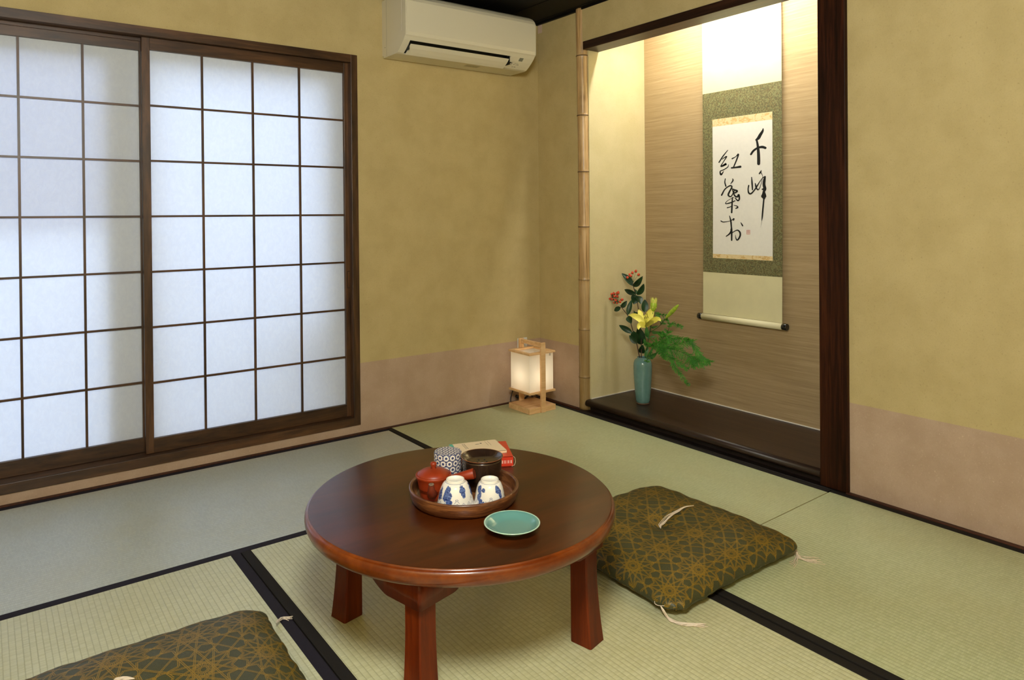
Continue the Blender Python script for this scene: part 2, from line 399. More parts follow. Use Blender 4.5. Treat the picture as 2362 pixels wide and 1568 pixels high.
def catmull(P, n=8):
    P = [Vector(p) for p in P]
    Q = [P[0]*2-P[1]]+P+[P[-1]*2-P[-2]]; out = []
    for i in range(1, len(Q)-2):
        for k in range(n):
            t = k/n
            out.append(.5*((2*Q[i])+(-Q[i-1]+Q[i+1])*t+(2*Q[i-1]-5*Q[i]+4*Q[i+1]-Q[i+2])*t*t+(-Q[i-1]+3*Q[i]-3*Q[i+1]+Q[i+2])*t**3))
    out.append(P[-1]); return out
def grid(bm, fn, nu, nv, mi=0, uv=None, flip=False):
    V = [[bm.verts.new(fn(i/nu, j/nv)) for j in range(nv+1)] for i in range(nu+1)]
    uvl = bm.loops.layers.uv.verify() if uv else None
    for i in range(nu):
        for j in range(nv):
            vs = [V[i][j], V[i+1][j], V[i+1][j+1], V[i][j+1]]
            ij = [(i, j), (i+1, j), (i+1, j+1), (i, j+1)]
            if flip: vs.reverse(); ij.reverse()
            f = bm.faces.new(vs); f.smooth = True; f.material_index = mi
            if uv:
                for lp, (a, b_) in zip(f.loops, ij): lp[uvl].uv = uv(a/nu, b_/nv)
    return V
def obj(name, bm, mats, parent=None, recalc=True, label=None, weld=False):
    if weld: bmesh.ops.remove_doubles(bm, verts=bm.verts, dist=1e-5)
    if recalc: bmesh.ops.recalc_face_normals(bm, faces=bm.faces)
    me = bpy.data.meshes.new(name); bm.to_mesh(me); bm.free()
    o = bpy.data.objects.new(name, me); C.objects.link(o)
    for m in (mats if isinstance(mats, (list, tuple)) else [mats]): me.materials.append(MAT[m])
    if parent:
        o.parent = parent
        o.matrix_parent_inverse = world(parent).inverted()
    if label: o['label'] = label
    return o
def world(o):
    m = Matrix.Translation(o.location) @ o.rotation_euler.to_matrix().to_4x4()
    return m if not o.parent else world(o.parent) @ o.matrix_parent_inverse @ m
def thing(name, label, cat, loc=(0, 0, 0), group=None):
    o = bpy.data.objects.new(name, None); C.objects.link(o)
    o.empty_display_size = .05; o.location = loc; o['label'] = label; o['category'] = cat
    if group: o['group'] = group
    return o
def tag(o, label, cat, group=None):
    o['label'] = label; o['category'] = cat
    if group: o['group'] = group
    return o
def struct(name, bm, mats, parent=None, **k):
    o = obj(name, bm, mats, parent, **k)
    if not parent: o['kind'] = 'structure'
    return o

# ------------------------------------------------------------------ room shell
CH = 2.334; HW = .367
X0, Y0 = -3.45, -3.95
NX = .49                     # alcove back wall
NY0, NY1 = -.437, -1.84      # alcove side walls
WF = dict(x0=-3.262, x1=-1.235, z0=.046, z1=1.982)   # shoji opening, outer

bm = nbm(); quad(bm, [(X0-.2, Y0-.2, -.03), (.7, Y0-.2, -.03), (.7, .25, -.03), (X0-.2, .25, -.03)]); 
box(bm, X0-.2, .7, Y0-.2, .25, -.09, -.031)
struct('floor', bm, 'straw_edge')
bm = nbm()
box(bm, X0-.1, -.0, Y0-.1, .12, CH, CH+.05)
for i in range(16):
    xx = X0+.1+i*.22
    box(bm, xx, xx+.004, Y0, 0, CH-.003, CH+.001)
box(bm, X0, 0, -.018, 0, CH-.012, CH); box(bm, -.018, 0, Y0, 0, CH-.012, CH)
struct('ceiling', bm, 'ceiling_wood')

def split_wall(bm, bx, z0, z1):
    """box in two tones split at HW: bx = (x0,x1,y0,y1)"""
    if z0 < HW: box(bm, *bx, z0, min(z1, HW), mi=1)
    if z1 > HW: box(bm, *bx, max(z0, HW), z1, mi=0)
T = .12
bm = nbm()
split_wall(bm, (X0-T, WF['x0']+.02, 0, T), -.05, CH)
split_wall(bm, (WF['x1']-.02, 0, 0, T), -.05, CH)
split_wall(bm, (WF['x0']+.02, WF['x1']-.02, 0, T), -.05, WF['z0']+.02)
split_wall(bm, (WF['x0']+.02, WF['x1']-.02, 0, T), WF['z1']-.02, CH)
struct('wall_left', bm, ['plaster_yellow', 'plaster_rose'])
bm = nbm()
split_wall(bm, (0, .045, -.40, T), -.05, CH)                   # strip between corner and bamboo post
split_wall(bm, (0, T, Y0-T, -1.90), -.05, CH)                  # right of the dark post
box(bm, -.014, .03, -1.85, -.418, 2.135, CH)                   # plaster above the lintel
struct('wall_right', bm, ['plaster_yellow', 'plaster_rose'])
bm = nbm(); box(bm, .018, NX, NY0, NY0+.036, 0.0, CH+.1); struct('wall_alcove_left', bm, 'plaster_cream')
bm = nbm(); box(bm, .031, NX, NY1-.06, NY1, 0.0, CH+.1); struct('wall_alcove_right', bm, 'plaster_cream')
bm = nbm(); box(bm, NX, NX+.06, NY1-.06, NY0+.06, -.05, CH+.1); struct('wall_alcove_back', bm, 'streaked_paper')
bm = nbm(); box(bm, .0, NX+.06, NY1-.06, NY0+.06, CH+.02, CH+.08); struct('ceiling_alcove', bm, 'plaster_cream')
bm = nbm(); split_wall(bm, (X0-T, X0, Y0-T, T), -.05, CH); struct('wall_side', bm, ['plaster_yellow', 'plaster_rose'])
bm = nbm(); split_wall(bm, (X0-T, T, Y0-T, Y0), -.05, CH); struct('wall_back', bm, ['plaster_yellow', 'plaster_rose'])
# thin cream bead where alcove walls meet the board
bm = nbm(); zb = .067
box(bm, NX-.004, NX, NY1, NY0, zb, zb+.005); box(bm, .02, NX, NY0-.004, NY0, zb, zb+.005)
struct('trim_1', bm, 'porcelain')
# sills round the mats
bm = nbm(); box(bm, X0, 0, -.022, 0, -.03, .004, .002, 1); struct('baseboard_left', bm, 'red_sill')
bm = nbm(); box(bm, -.022, 0, -.40, -.022, -.03, .004, .002, 1); box(bm, -.022, 0, Y0, -1.94, -.03, .004, .002, 1)
struct('baseboard_right', bm, 'red_sill')
bm = nbm(); box(bm, -.032, .02, -1.94, -.385, -.03, .003, .003, 2); struct('trim_2', bm, 'dark_sill')

# ------------------------------------------------------------------ tatami
def lerp(a, b, t): return (a[0]+(b[0]-a[0])*t, a[1]+(b[1]-a[1])*t)
def mat_quad(corners, cloth, heri, label, z=0.0):
    """corners: A,B along one long edge, D,C along the other (A->B long)."""
    A, B, Cc, D = corners
    Lg = math.dist(A, B); Wd = math.dist(A, D)
    r = thing('tatami_mat', label, 'tatami mat', ((A[0]+Cc[0])/2, (A[1]+Cc[1])/2, -.03), 'tatami mats covering the floor')
    g = .0012
    def P(s, t, zz): 
        a = lerp(A, B, s); d = lerp(D, Cc, s); p = lerp(a, d, t); return (p[0], p[1], zz)
    bm = nbm(); uvl = bm.loops.layers.uv.verify()
    e = .033/Wd; gs = g/Lg; gt = g/Wd
    top = [P(gs, e*.98, z), P(1-gs, e*.98, z), P(1-gs, 1-e*.98, z), P(gs, 1-e*.98, z)]
    bot = [P(gs, gt, -.03), P(1-gs, gt, -.03), P(1-gs, 1-gt, -.03), P(gs, 1-gt, -.03)]
    vt = [bm.verts.new(p) for p in top]; vb = [bm.verts.new(p) for p in bot]
    f = bm.faces.new(vt)
    for lp, uvc in zip(f.loops, [(0, .033), (Lg, .033), (Lg, Wd-.033), (0, Wd-.033)]): lp[uvl].uv = uvc
    for i in range(4):
        f = bm.faces.new((vt[i], vb[i], vb[(i+1) % 4], vt[(i+1) % 4])); f.material_index = 1
    obj('woven_face', bm, [cloth, 'straw_edge'], r)
    for t0, t1 in ((gt, e), (1-e, 1-gt)):
        bm = nbm(); n = 1
        prof = [(0, -.012), (0, .0002), (.1, .0016), (.9, .0016), (1, .0002)] if t0 < .5 else [(0, .0002), (.1, .0016), (.9, .0016), (1, .0002), (1, -.012)]
        rows = [[bm.verts.new(P(s, t0+(t1-t0)*q, z+h)) for q, h in prof] for s in (gs, 1-gs)]
        for k in range(4): bm.faces.new((rows[0][k], rows[0][k+1], rows[1][k+1], rows[1][k]))
        obj('cloth_border', bm, heri, r)
    return r
S0 = -.022
yl = -.9725
bx0, bx1 = -1.094, -1.0675           # left edge of the corner mat (slightly out of square)
jy0, jy1 = -1.889, -1.913            # joint on the right row
mat_quad([(-3.06, S0), (-1.095, S0), (-1.095+.0015, yl), (-3.06, yl)], 'tatami_grey', 'heri_cloth', 'tatami mat lying along the shoji window, daylight sheen greyed into its colour')
mat_quad([(-.033, S0), (-.033, jy0), (bx1, jy1), (bx0, S0)], 'tatami_green', 'heri_dark', 'green tatami mat in the corner, under the paper lantern and in front of the alcove')
mat_quad([(-.022, jy0-.0015), (-.022, -3.84), (bx1-.002, -3.84), (bx1, jy1-.0015)], 'tatami_green', 'heri_dark', 'tatami mat along the right wall, in front of the rose wainscot beyond the cushion')
mat_quad([(-1.0825, yl), (bx1-.0035, -2.92), (-2.138, -2.92), (-2.138, yl)], 'tatami_straw', 'heri_dark', 'tatami mat in the middle of the floor, under the round table')
mat_quad([(-2.1395, yl), (-2.1395, -2.92), (-3.21, -2.92), (-3.21, yl)], 'tatami_straw', 'heri_cloth', 'yellowish tatami mat at lower left, under the near gold and green cushion')
# remaining floor behind the photographer is plain matting
mat_quad([(-3.21, -2.9215), (-1.0715, -2.9215), (-1.0715, -3.95), (-3.21, -3.95)], 'tatami_straw', 'heri_cloth', 'tatami mat under the photographer, outside the view')

# ------------------------------------------------------------------ shoji window
fr = bpy.data.objects.new('window_1', None); C.objects.link(fr); fr['kind'] = 'structure'; fr.location = (-2.25, 0, .046)
x0, x1, z0, z1 = WF['x0'], WF['x1'], WF['z0'], WF['z1']
fy0, fy1 = -.010, .112
bm = nbm(); xa_, xb_ = x0+.037, x1-.037
box(bm, xa_, xb_, fy0+.0003, .015, z1-.040, z1-.0003, .001); box(bm, xa_, xb_, .0151, fy1, z1-.036, z1-.002)
box(bm, xa_, xb_, .060, .068, z1-.052, z1-.0361)
obj('head_rail', bm, 'shoji_wood', fr)
bm = nbm(); box(bm, xa_, xb_, fy0+.0003, fy1, z0+.0003, z0+.041, .001); obj('sill_rail', bm, 'shoji_wood', fr)
for a, b_ in ((x1-.037, x1), (x0, x0+.037)):
    bm = nbm(); box(bm, a, b_, fy0, fy1, z0, z1, .002); obj('jamb', bm, 'shoji_wood_v', fr)
ROWS = [1.643, 1.3956, 1.1468, .898, .6493, .3996]
def shoji(xa, xb, cols, yf, label, handle_side):
    """xa..xb outer width, cols vertical bars"""
    r = thing('shoji_screen', label, 'sliding screen', ((xa+xb)/2, yf, .09), 'shoji screens of the window')
    st = .0337; zt0, zt1 = 1.8905, 1.9455; zb0, zb1 = .0880, .1518
    for a, b_ in ((xa, xa+st), (xb-st-.005, xb)):
        bm = nbm(); box(bm, a, b_, yf, yf+.028, zb0, zt1, .0015); obj('stile', bm, 'shoji_wood_v', r)
    bm = nbm(); box(bm, xa+st, xb-st-.005, yf+.001, yf+.027, zt0, zt1-.001); obj('top_rail', bm, 'shoji_wood', r)
    bm = nbm(); box(bm, xa+st, xb-st-.005, yf+.001, yf+.027, zb0+.001, zb1); obj('bottom_rail', bm, 'shoji_wood', r)
    for c in cols:
        bm = nbm(); box(bm, c-.0047, c+.0047, yf+.008, yf+.019, zb1, zt0); obj('lattice_bar', bm, 'shoji_wood_v', r)
    for z in ROWS:
        bm = nbm(); box(bm, xa+st, xb-st-.005, yf+.0085, yf+.0185, z-.0045, z+.0045); obj('lattice_bar', bm, 'shoji_wood', r)
    bm = nbm(); box(bm, xa+.02, xb-.02, yf+.0192, yf+.0198, zb0+.03, zt1-.02); obj('paper', bm, 'shoji_paper', r)
    hx = (xb-.022) if handle_side > 0 else xa+.017
    bm = nbm()
    for (a, b_, c, d) in ((hx-.008, hx-.0055, .88-.115, .88-.03), (hx+.0055, hx+.008, .88-.115, .88-.03), (hx-.008, hx+.008, .88-.118, .88-.115), (hx-.008, hx+.008, .88-.03, .88-.027)):
        box(bm, a, b_, yf-.0012, yf+.002, c, d)
    obj('finger_pull', bm, 'dark_sill', r)
    return r
shoji(-2.2562, -1.2555, [-1.9986, -1.7650, -1.5315], .030, 'shoji screen of four paper columns, nearer the air conditioner', 1)
shoji(-3.225, -2.2215, [-2.4795, -2.7107, -2.942], .069, 'shoji screen at the far left, sliding behind the other one', -1)
# glazed aluminium window outside and the yard it gives on, with added shading pieces
bm = nbm(); yy = .135
for a, b_, c, d in ((-1.392, -1.22, .0, 2.1), (-3.30, -3.20, .0, 2.1), (-2.400, -2.238, .1, 1.95), (-3.3, -1.2, 1.838, 2.1), (-3.3, -1.2, .0, .10)):
    box(bm, a, b_, yy-.012, yy+.03, c, d)
struct('window_2', bm, 'aluminium')
bm = nbm(); box(bm, -3.21, -1.385, yy+.005, yy+.009, .09, 1.845); struct('window_3', bm, 'frosted_glass')
bm = nbm(); box(bm, -3.21, -2.40, yy+.04, yy+.045, 1.10, 1.845); struct('shade_pane', bm, 'shade_pane_tint')  # added pane, greys the daylight on the upper left screen
yy = .20
bm = nbm(); quad(bm, [(-7, .13, -.3), (4, .13, -.3), (4, 9, -.3), (-7, 9, -.3)]); struct('ground_outside', bm, 'garden_ground')
bm = nbm(); box(bm, -2.25, 1.2, 1.5, 1.6, -.3, .9); struct('wall_outside', bm, 'garden_wall')
bm = nbm(); box(bm, -1.56, -1.2, .24, .5, .27, .66, .02)
struct('outside_shade_block', bm, 'garden_wall')  # unseen block added outside to shade the lower right of the paper
# reveal between wall and outer window
bm = nbm()
box(bm, -3.42, -1.10, T, yy, 1.97, 2.2); box(bm, -1.23, -1.1, T, yy, -.05, 2.0); box(bm, -3.42, -3.27, T, yy, -.05, 2.0); box(bm, -3.42, -1.1, T, yy, -.2, .045)
struct('trim_3', bm, 'garden_wall')

# ------------------------------------------------------------------ alcove woodwork
# dark post
pl = PT(1891.5, 1100, 0, -.02).y; pr = PT(1955, 1135, 0, -.02).y
bm = nbm(); box(bm, -.02, .1, pr, pl, 0.003, CH-.012, .003, 2)
tag(obj('wooden_post', bm, 'post_wood'), 'square dark red-brown wooden post at the right edge of the alcove', 'post')
# lintel
bm = nbm(); box(bm, -.022, .10, pl, -.432, 2.087, 2.134, .0015, 1)
tag(obj('lintel', bm, 'lintel_wood'), 'dark wooden lintel beam across the top of the alcove', 'beam')
# floor board of the alcove
bm = nbm()
prof = [(NX, .066), (-.004, .066), (-.014, .063), (-.021, .055), (-.0235, .046), (-.021, .037), (-.014, .031), (0.0, .029), (NX, .029)]
ya, yb = -.428, pl
ra = [bm.verts.new((x, ya, z)) for x, z in prof]; rb = [bm.verts.new((x, yb, z)) for x, z in prof]
n = len(prof)
for i in range(n):
    f = bm.faces.new((ra[i], ra[(i+1) % n], rb[(i+1) % n], rb[i])); f.smooth = 1 <= i <= 6
bm.faces.new(ra[::-1]); bm.faces.new(rb)
# keep the alcove side walls clear of the board edge
tag(obj('alcove_board', bm, 'board_wood'), 'dark brown raised floorboard of the alcove, the vase standing on it', 'board')
bm = nbm(); box(bm, .012, .03, pl, -.435, .003, .029)
struct('trim_4', bm, 'dark_sill')
# bamboo post
bc = Vector((.010, 0, 0)); bc.y = PT(1350.5, 946, 0, .010).y
bp = thing('bamboo_post', 'pale bamboo pole standing at the left edge of the alcove', 'post', (bc.x, bc.y, .003))
nodes_v = [128, 266, 396, 523, 645, 760, 869]
nz = [PT(1350.5, v, 0, .010).z for v in nodes_v]
bm = nbm(); prof = []
zz = .004
while zz < CH-.001:
    r0 = .0335 + .0012*math.sin(zz*3)
    for q in nz:
        d = abs(zz-q)
        if d < .012: r0 += .0022*(1-d/.012)
    prof.append((r0, zz)); zz += .012 if min(abs(zz-q) for q in nz) > .02 else .003
prof.append((.033, CH-.001))
def bend(z): return (.003*math.sin(z*2.1+.5), .0035*math.sin(z*2.6+1.0))
rows = lathe(bm, prof, (bc.x, bc.y, 0), 32)
for rw, (r0, z) in zip(rows, prof):
    bx_, by_ = bend(z)
    for v in rw: v.co.x += bx_; v.co.y += by_
bm.faces.new(rows[0][::-1]); bm.faces.new(rows[-1])
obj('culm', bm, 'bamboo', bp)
for q in nz:
    bm = nbm(); bx_, by_ = bend(q)
    lathe(bm, [(.0350, -.0030), (.0368, -.0012), (.0368, .0010), (.0350, .0026)], (bc.x+bx_, bc.y+by_, q), 32)
    obj('node_ring', bm, 'bamboo_ring', bp)
# fluorescent tube hidden above the lintel
ft = thing('fluorescent_light', 'fluorescent tube lamp hidden behind the lintel inside the alcove', 'lamp', (.2, -1.15, CH))
bm = nbm(); box(bm, .13, .19, -1.72, -.62, CH-.035, CH+.02, .004); obj('housing', bm, 'white_plastic', ft)
bm = nbm(); tube(bm, [(.16, -1.70, CH-.058), (.16, -.64, CH-.058)], .0135, 16); obj('tube', bm, 'tube_glow', ft)
for y in (-1.71, -.63):
    bm = nbm(); box(bm, .145, .175, y-.01, y+.01, CH-.08, CH-.03, .003); obj('socket', bm, 'white_plastic', ft)
# room lamp (out of view)
rl = thing('pendant_lamp', 'round pendant lamp lighting the room', 'lamp', (-2.62, -3.1, CH))
LC = (-2.62, -3.1, 1.86)
bm = nbm(); lathe(bm, [(0, 0), (.05, 0), (.05, -.02), (.045, -.025)], (LC[0], LC[1], CH), 32); obj('ceiling_rose', bm, 'white_plastic', rl)
bm = nbm(); tube(bm, [(LC[0], LC[1], CH-.02), (LC[0], LC[1], LC[2]+.19)], .004, 8); obj('cord', bm, 'white_plastic', rl)
bm = nbm(); lathe(bm, [(.2*math.sin(PI*i/24), .2*math.cos(PI*i/24)) for i in range(25)], LC, 48); obj('paper_globe', bm, 'ceiling_glow', rl)

# ------------------------------------------------------------------ air conditioner
XL, XR = -1.0835, -.2275
ac = thing('air_conditioner', 'white wall-mounted air conditioner under the ceiling above the lantern corner', 'air conditioner', ((XL+XR)/2, 0, 1.985))
prof = [(0, 2.290), (-.165, 2.290), (-.200, 2.286), (-.232, 2.270), (-.250, 2.252), (-.2585, 2.235), (-.2590, 2.075), (-.2565, 2.062), (-.249, 2.0555),
        (-.236, 2.040), (-.214, 2.020), (-.190, 2.002), (-.168, 1.988), (-.150, 1.984), (-.09, 1.984), (-.015, 1.984), (-.015, 1.996), (0, 1.996)]
def prism_x(bm, prof, xa, xb, mi=0, smooth=False, inset=0):
    a = [bm.verts.new((xa, y, z)) for y, z in prof]; b_ = [bm.verts.new((xb, y, z)) for y, z in prof]; n = len(prof)
    for i in range(n):
        f = bm.faces.new((a[i], a[(i+1) % n], b_[(i+1) % n], b_[i])); f.material_index = mi; f.smooth = smooth
    fa = bm.faces.new(a[::-1]); fb = bm.faces.new(b_); fa.material_index = fb.material_index = mi
# body split so that the outlet is a real opening between XL+.05 and XR-.165
ox0, ox1 = XL+.038, XR-.165
bm = nbm()
def cut(prof, pin): return prof
prism_x(bm, prof, XL, ox0); prism_x(bm, prof, ox1, XR)
slot = [p for p in prof[:10]] + [(-.238, 2.042), (-.205, 2.052), (-.15, 2.03), (-.158, 1.986)] + prof[13:]
prism_x(bm, slot, ox0, ox1)
obj('body', bm, 'ac_white', ac, weld=True)
bm = nbm()   # front panel, slightly proud with round corners
pf = [(-.166, 2.2925), (-.202, 2.2885), (-.234, 2.272), (-.2525, 2.254), (-.261, 2.236), (-.2615, 2.078), (-.2590, 2.0665), (-.2540, 2.0665), (-.255, 2.235), (-.245, 2.25), (-.2, 2.283), (-.166, 2.286)]
prism_x(bm, pf, XL+.004, XR-.004); obj('front_panel', bm, 'ac_white', ac)
bm = nbm()
for z in (2.2945,): box(bm, XL+.02, XR-.02, -.16, -.05, 2.29, 2.298, .002)
obj('intake_grille', bm, 'ac_side', ac)
bm = nbm(); pf = [(-.232, 2.046), (-.20, 2.050), (-.15, 2.03), (-.156, 1.99), (-.16, 1.992), (-.156, 2.026), (-.20, 2.044)]
prism_x(bm, [(-.150, 2.03), (-.205, 2.0515), (-.207, 2.0495), (-.153, 2.026)], ox0+.001, ox1-.001); obj('outlet_cavity', bm, 'ac_dark', ac)
bm = nbm(); prism_x(bm, [(-.1525, 2.028), (-.154, 1.99), (-.158, 1.99), (-.156, 2.028)], ox0+.001, ox1-.001)
box(bm, ox0+.0005, ox0+.002, -.225, -.155, 1.995, 2.045); box(bm, ox1-.002, ox1-.0005, -.225, -.155, 1.995, 2.045)
obj('outlet_cavity', bm, 'ac_dark', ac)
bm = nbm()   # louver flap
prism_x(bm, [(-.228, 2.0225), (-.231, 2.0245), (-.2125, 2.006), (-.190, 1.990), (-.172, 1.9795), (-.169, 1.982), (-.188, 1.9935), (-.210, 2.009)], ox0+.006, ox1-.010)
obj('louver', bm, 'ac_white', ac)
bm = nbm(); yh = -.245
def ac_decal(bm, xa, xb, ta, tb, mi=0, off=.0006):
    """strip on the sloping lower face; ta,tb 0..1 from seam to bottom"""
    pts = [Vector((0, y, z)) for y, z in prof[8:14]]
    L = [0]
    for i in range(1, len(pts)): L.append(L[-1]+(pts[i]-pts[i-1]).length)
    def at(t):
        d = t*L[-1]
        for i in range(1, len(pts)):
            if d <= L[i]+1e-9:
                q = pts[i-1].lerp(pts[i], (d-L[i-1])/(L[i]-L[i-1])); tt = (pts[i]-pts[i-1]).normalized()
                nrm = Vector((0, tt.z, -tt.y));  nrm = nrm if nrm.y < 0 else -nrm
                return q+nrm*off
    n = 4
    for k in range(n):
        a, b_ = at(ta+(tb-ta)*k/n), at(ta+(tb-ta)*(k+1)/n)
        quad(bm, [(xa, a.y, a.z), (xb, a.y, a.z), (xb, b_.y, b_.z), (xa, b_.y, b_.z)], mi)
ac_decal(bm, XR-.100, XR-.072, .17, .36); obj('display_window', bm, 'ac_grey', ac, recalc=False)
bm = nbm()
for (xa, xb, ta, tb) in ((-.150, -.142, .46, .56), (-.140, -.132, .48, .52), (-.139, -.130, .535, .55), (-.152, -.130, .60, .615),
                         (-.112, -.108, .50, .53), (-.102, -.099, .50, .53), (-.093, -.090, .50, .53), (-.120, -.110, .57, .585), (-.100, -.094, .575, .60), (-.088, -.083, .56, .60),
                         (-.118, -.112, .72, .75), (-.106, -.100, .72, .74), (-.098, -.094, .71, .75)):
    ac_decal(bm, XR+xa, XR+xb, ta, tb)
obj('printed_marks', bm, 'ac_dark', ac, recalc=False)
bm = nbm(); box(bm, XL-.0004, XL+.001, -.0505, -.0495, 1.99, 2.288); obj('casing_seam', bm, 'mark_grey', ac); bm = nbm(); box(bm, XL-.0008, XL+.001, -.214, -.210, 2.09, 2.29, .0003, 1)
obj('casing_seam', bm, 'ac_side', ac); bm = nbm(); box(bm, XL-.001, XL+.001, -.036, -.030, 2.035, 2.039); obj('screw_cover', bm, 'mark_grey', ac)
bm = nbm()
for k in range(5): box(bm, -.62, -.53, -.128+k*.009, -.124+k*.009, 1.9832, 1.9842)
obj('underside_label', bm, 'faint_print', ac)
bm = nbm()
box(bm, -.0012, 0, -.045, -.006, 2.272, 2.328)
st = tag(obj('sticker', bm, 'label_pink'), 'tiny pale pink label stuck to the wall right of the air conditioner', 'label')

# ------------------------------------------------------------------ hanging scroll
SX = NX-.016
sc = thing('hanging_scroll', 'hanging calligraphy scroll in green brocade on the alcove back wall', 'scroll', (SX, -1.125, .56))
yL, yR = -.882, -1.3675
def xs(z):   # the cloth hangs a little off the wall towards the roller
    return SX - .010*max(0, (1.2-z)/.65)
def strip(bm, y0, y1, z0, z1, off=0.0, n=12, mi=0):
    def fn(a, b_): z = z0+(z1-z0)*b_; return (xs(z)-off, y0+(y1-y0)*a, z)
    grid(bm, fn, 1, n, mi)
TH = .0006
bm = nbm(); strip(bm, yL, yR, 1.811, 2.30); obj('top_silk', bm, 'ivory_silk', sc, recalc=False)
bm = nbm(); strip(bm, yL, yR, .575, .809); obj('bottom_silk', bm, 'ivory_silk', sc, recalc=False)
bm = nbm(); strip(bm, yL, yR, 1.660, 1.811, .0004); strip(bm, yL, -.947, .8905, 1.6595, .0004); strip(bm, -1.3145, yR, .8905, 1.6595, .0004); strip(bm, yL, yR, .809, .8900, .0004)
obj('brocade_border', bm, 'green_brocade', sc, recalc=False)
bm = nbm(); strip(bm, -.947, -1.3145, 1.620, 1.6605, .0007); obj('gold_strip', bm, 'gold_brocade', sc, recalc=False)
bm = nbm(); strip(bm, -.947, -1.3145, .890, .9130, .0007); obj('gold_strip', bm, 'gold_brocade', sc, recalc=False)
bm = nbm(); strip(bm, -.9475, -1.3140, .9130, 1.620, .0008)
# ink strokes (u, v, width in photograph pixels)
A_ = lambda L: [(1660+x/7.843, 200+y/7.843, w/7.843) for x, y, w in L]
B_ = lambda L: [(1640+x/7.127, 380+y/7.127, w/7.127) for x, y, w in L]
C_ = lambda L: [(1600+x/5.06, 150+y/5.06, w/5.06) for x, y, w in L]
STR = [A_([(788, 748, 8), (778, 800, 40), (735, 870, 55), (700, 930, 55), (655, 962, 26)]), A_([(668, 955, 34), (690, 1070, 44), (702, 1200, 54), (706, 1330, 58), (705, 1392, 56)]),
 A_([(566, 1222, 36), (610, 1160, 38), (690, 1105, 36), (770, 1090, 46), (826, 1106, 46)]),
 C_([(400, 992, 8), (345, 1060, 14), (296, 1135, 14)]), C_([(330, 1100, 8), (385, 1066, 14), (350, 1125, 10), (318, 1183, 14), (380, 1152, 24), (345, 1180, 8), (320, 1185, 10)]),
 C_([(408, 1160, 5), (398, 1190, 10), (350, 1222, 12), (310, 1240, 12), (320, 1278, 22), (352, 1238, 6)]),
 C_([(450, 1092, 16), (490, 1070, 9), (522, 1040, 18), (500, 1110, 16), (465, 1192, 14)]), C_([(442, 1200, 18), (500, 1193, 20), (545, 1186, 26)]),
 B_([(235, 230, 15), (228, 290, 20), (245, 352, 22)]), B_([(355, 225, 10), (360, 260, 22), (322, 315, 10)]),
 B_([(175, 498, 26), (230, 400, 20), (310, 345, 22), (343, 365, 24), (300, 450, 28), (285, 500, 28), (330, 520, 20), (385, 425, 16)]),
 B_([(345, 392, 14), (385, 412, 24), (430, 432, 30), (385, 462, 20), (352, 405, 12), (385, 500, 24), (430, 528, 26), (455, 492, 30), (466, 560, 26), (440, 588, 24), (398, 545, 16)]),
 B_([(380, 532, 10), (290, 578, 8), (242, 622, 12), (250, 640, 16), (330, 620, 20), (395, 592, 16)]), B_([(352, 540, 20), (346, 660, 26), (340, 785, 26)]),
 B_([(268, 705, 18), (300, 698, 14), (332, 684, 14)]), B_([(372, 662, 8), (425, 678, 16), (438, 700, 26), (405, 718, 14)]),
 B_([(305, 840, 12), (325, 920, 26), (335, 1020, 24), (340, 1090, 28), (340, 1240, 24)]),
 B_([(163, 922, 16), (200, 940, 16), (285, 930, 10), (345, 908, 14), (375, 888, 26), (370, 916, 14)]),
 B_([(250, 1175, 16), (300, 1138, 24), (332, 1095, 34), (336, 1058, 34)]),
 B_([(345, 1118, 16), (400, 1085, 14), (440, 1075, 20), (475, 1110, 28), (480, 1160, 28), (455, 1215, 26), (425, 1236, 22), (405, 1190, 12), (402, 1152, 6)]),
 B_([(488, 945, 8), (505, 975, 20), (520, 1002, 22)]),
 B_([(668, 205, 14), (675, 300, 26), (682, 410, 20)]),
 B_([(620, 340, 22), (610, 400, 20), (620, 460, 26), (655, 475, 24), (710, 420, 20), (745, 370, 22), (800, 280, 14), (850, 215, 12), (885, 197, 26)]),
 B_([(728, 305, 14), (735, 340, 24), (745, 378, 24), (770, 410, 20), (800, 380, 12), (835, 270, 8), (848, 190, 8), (828, 135, 12)]),
 B_([(828, 88, 6), (815, 120, 26), (795, 145, 22)]),
 B_([(888, 197, 30), (875, 270, 46), (872, 330, 48), (885, 395, 52), (870, 440, 40), (870, 490, 70), (868, 520, 88), (872, 548, 44)]), B_([(840, 402, 18), (870, 400, 40), (895, 405, 26)]),
 B_([(870, 545, 24), (856, 700, 26), (843, 850, 24), (835, 918, 10)]), B_([(836, 915, 6), (815, 1030, 1)])]
def on_paper(u, v, off): 
    p = PT(u, v, 0, SX); x = xs(p.z)-off; p = PT(u, v, 0, x); return Vector((x, p.y, p.z))
pxm = (on_paper(1700, 400, .001)-on_paper(1710, 400, .001)).length/10
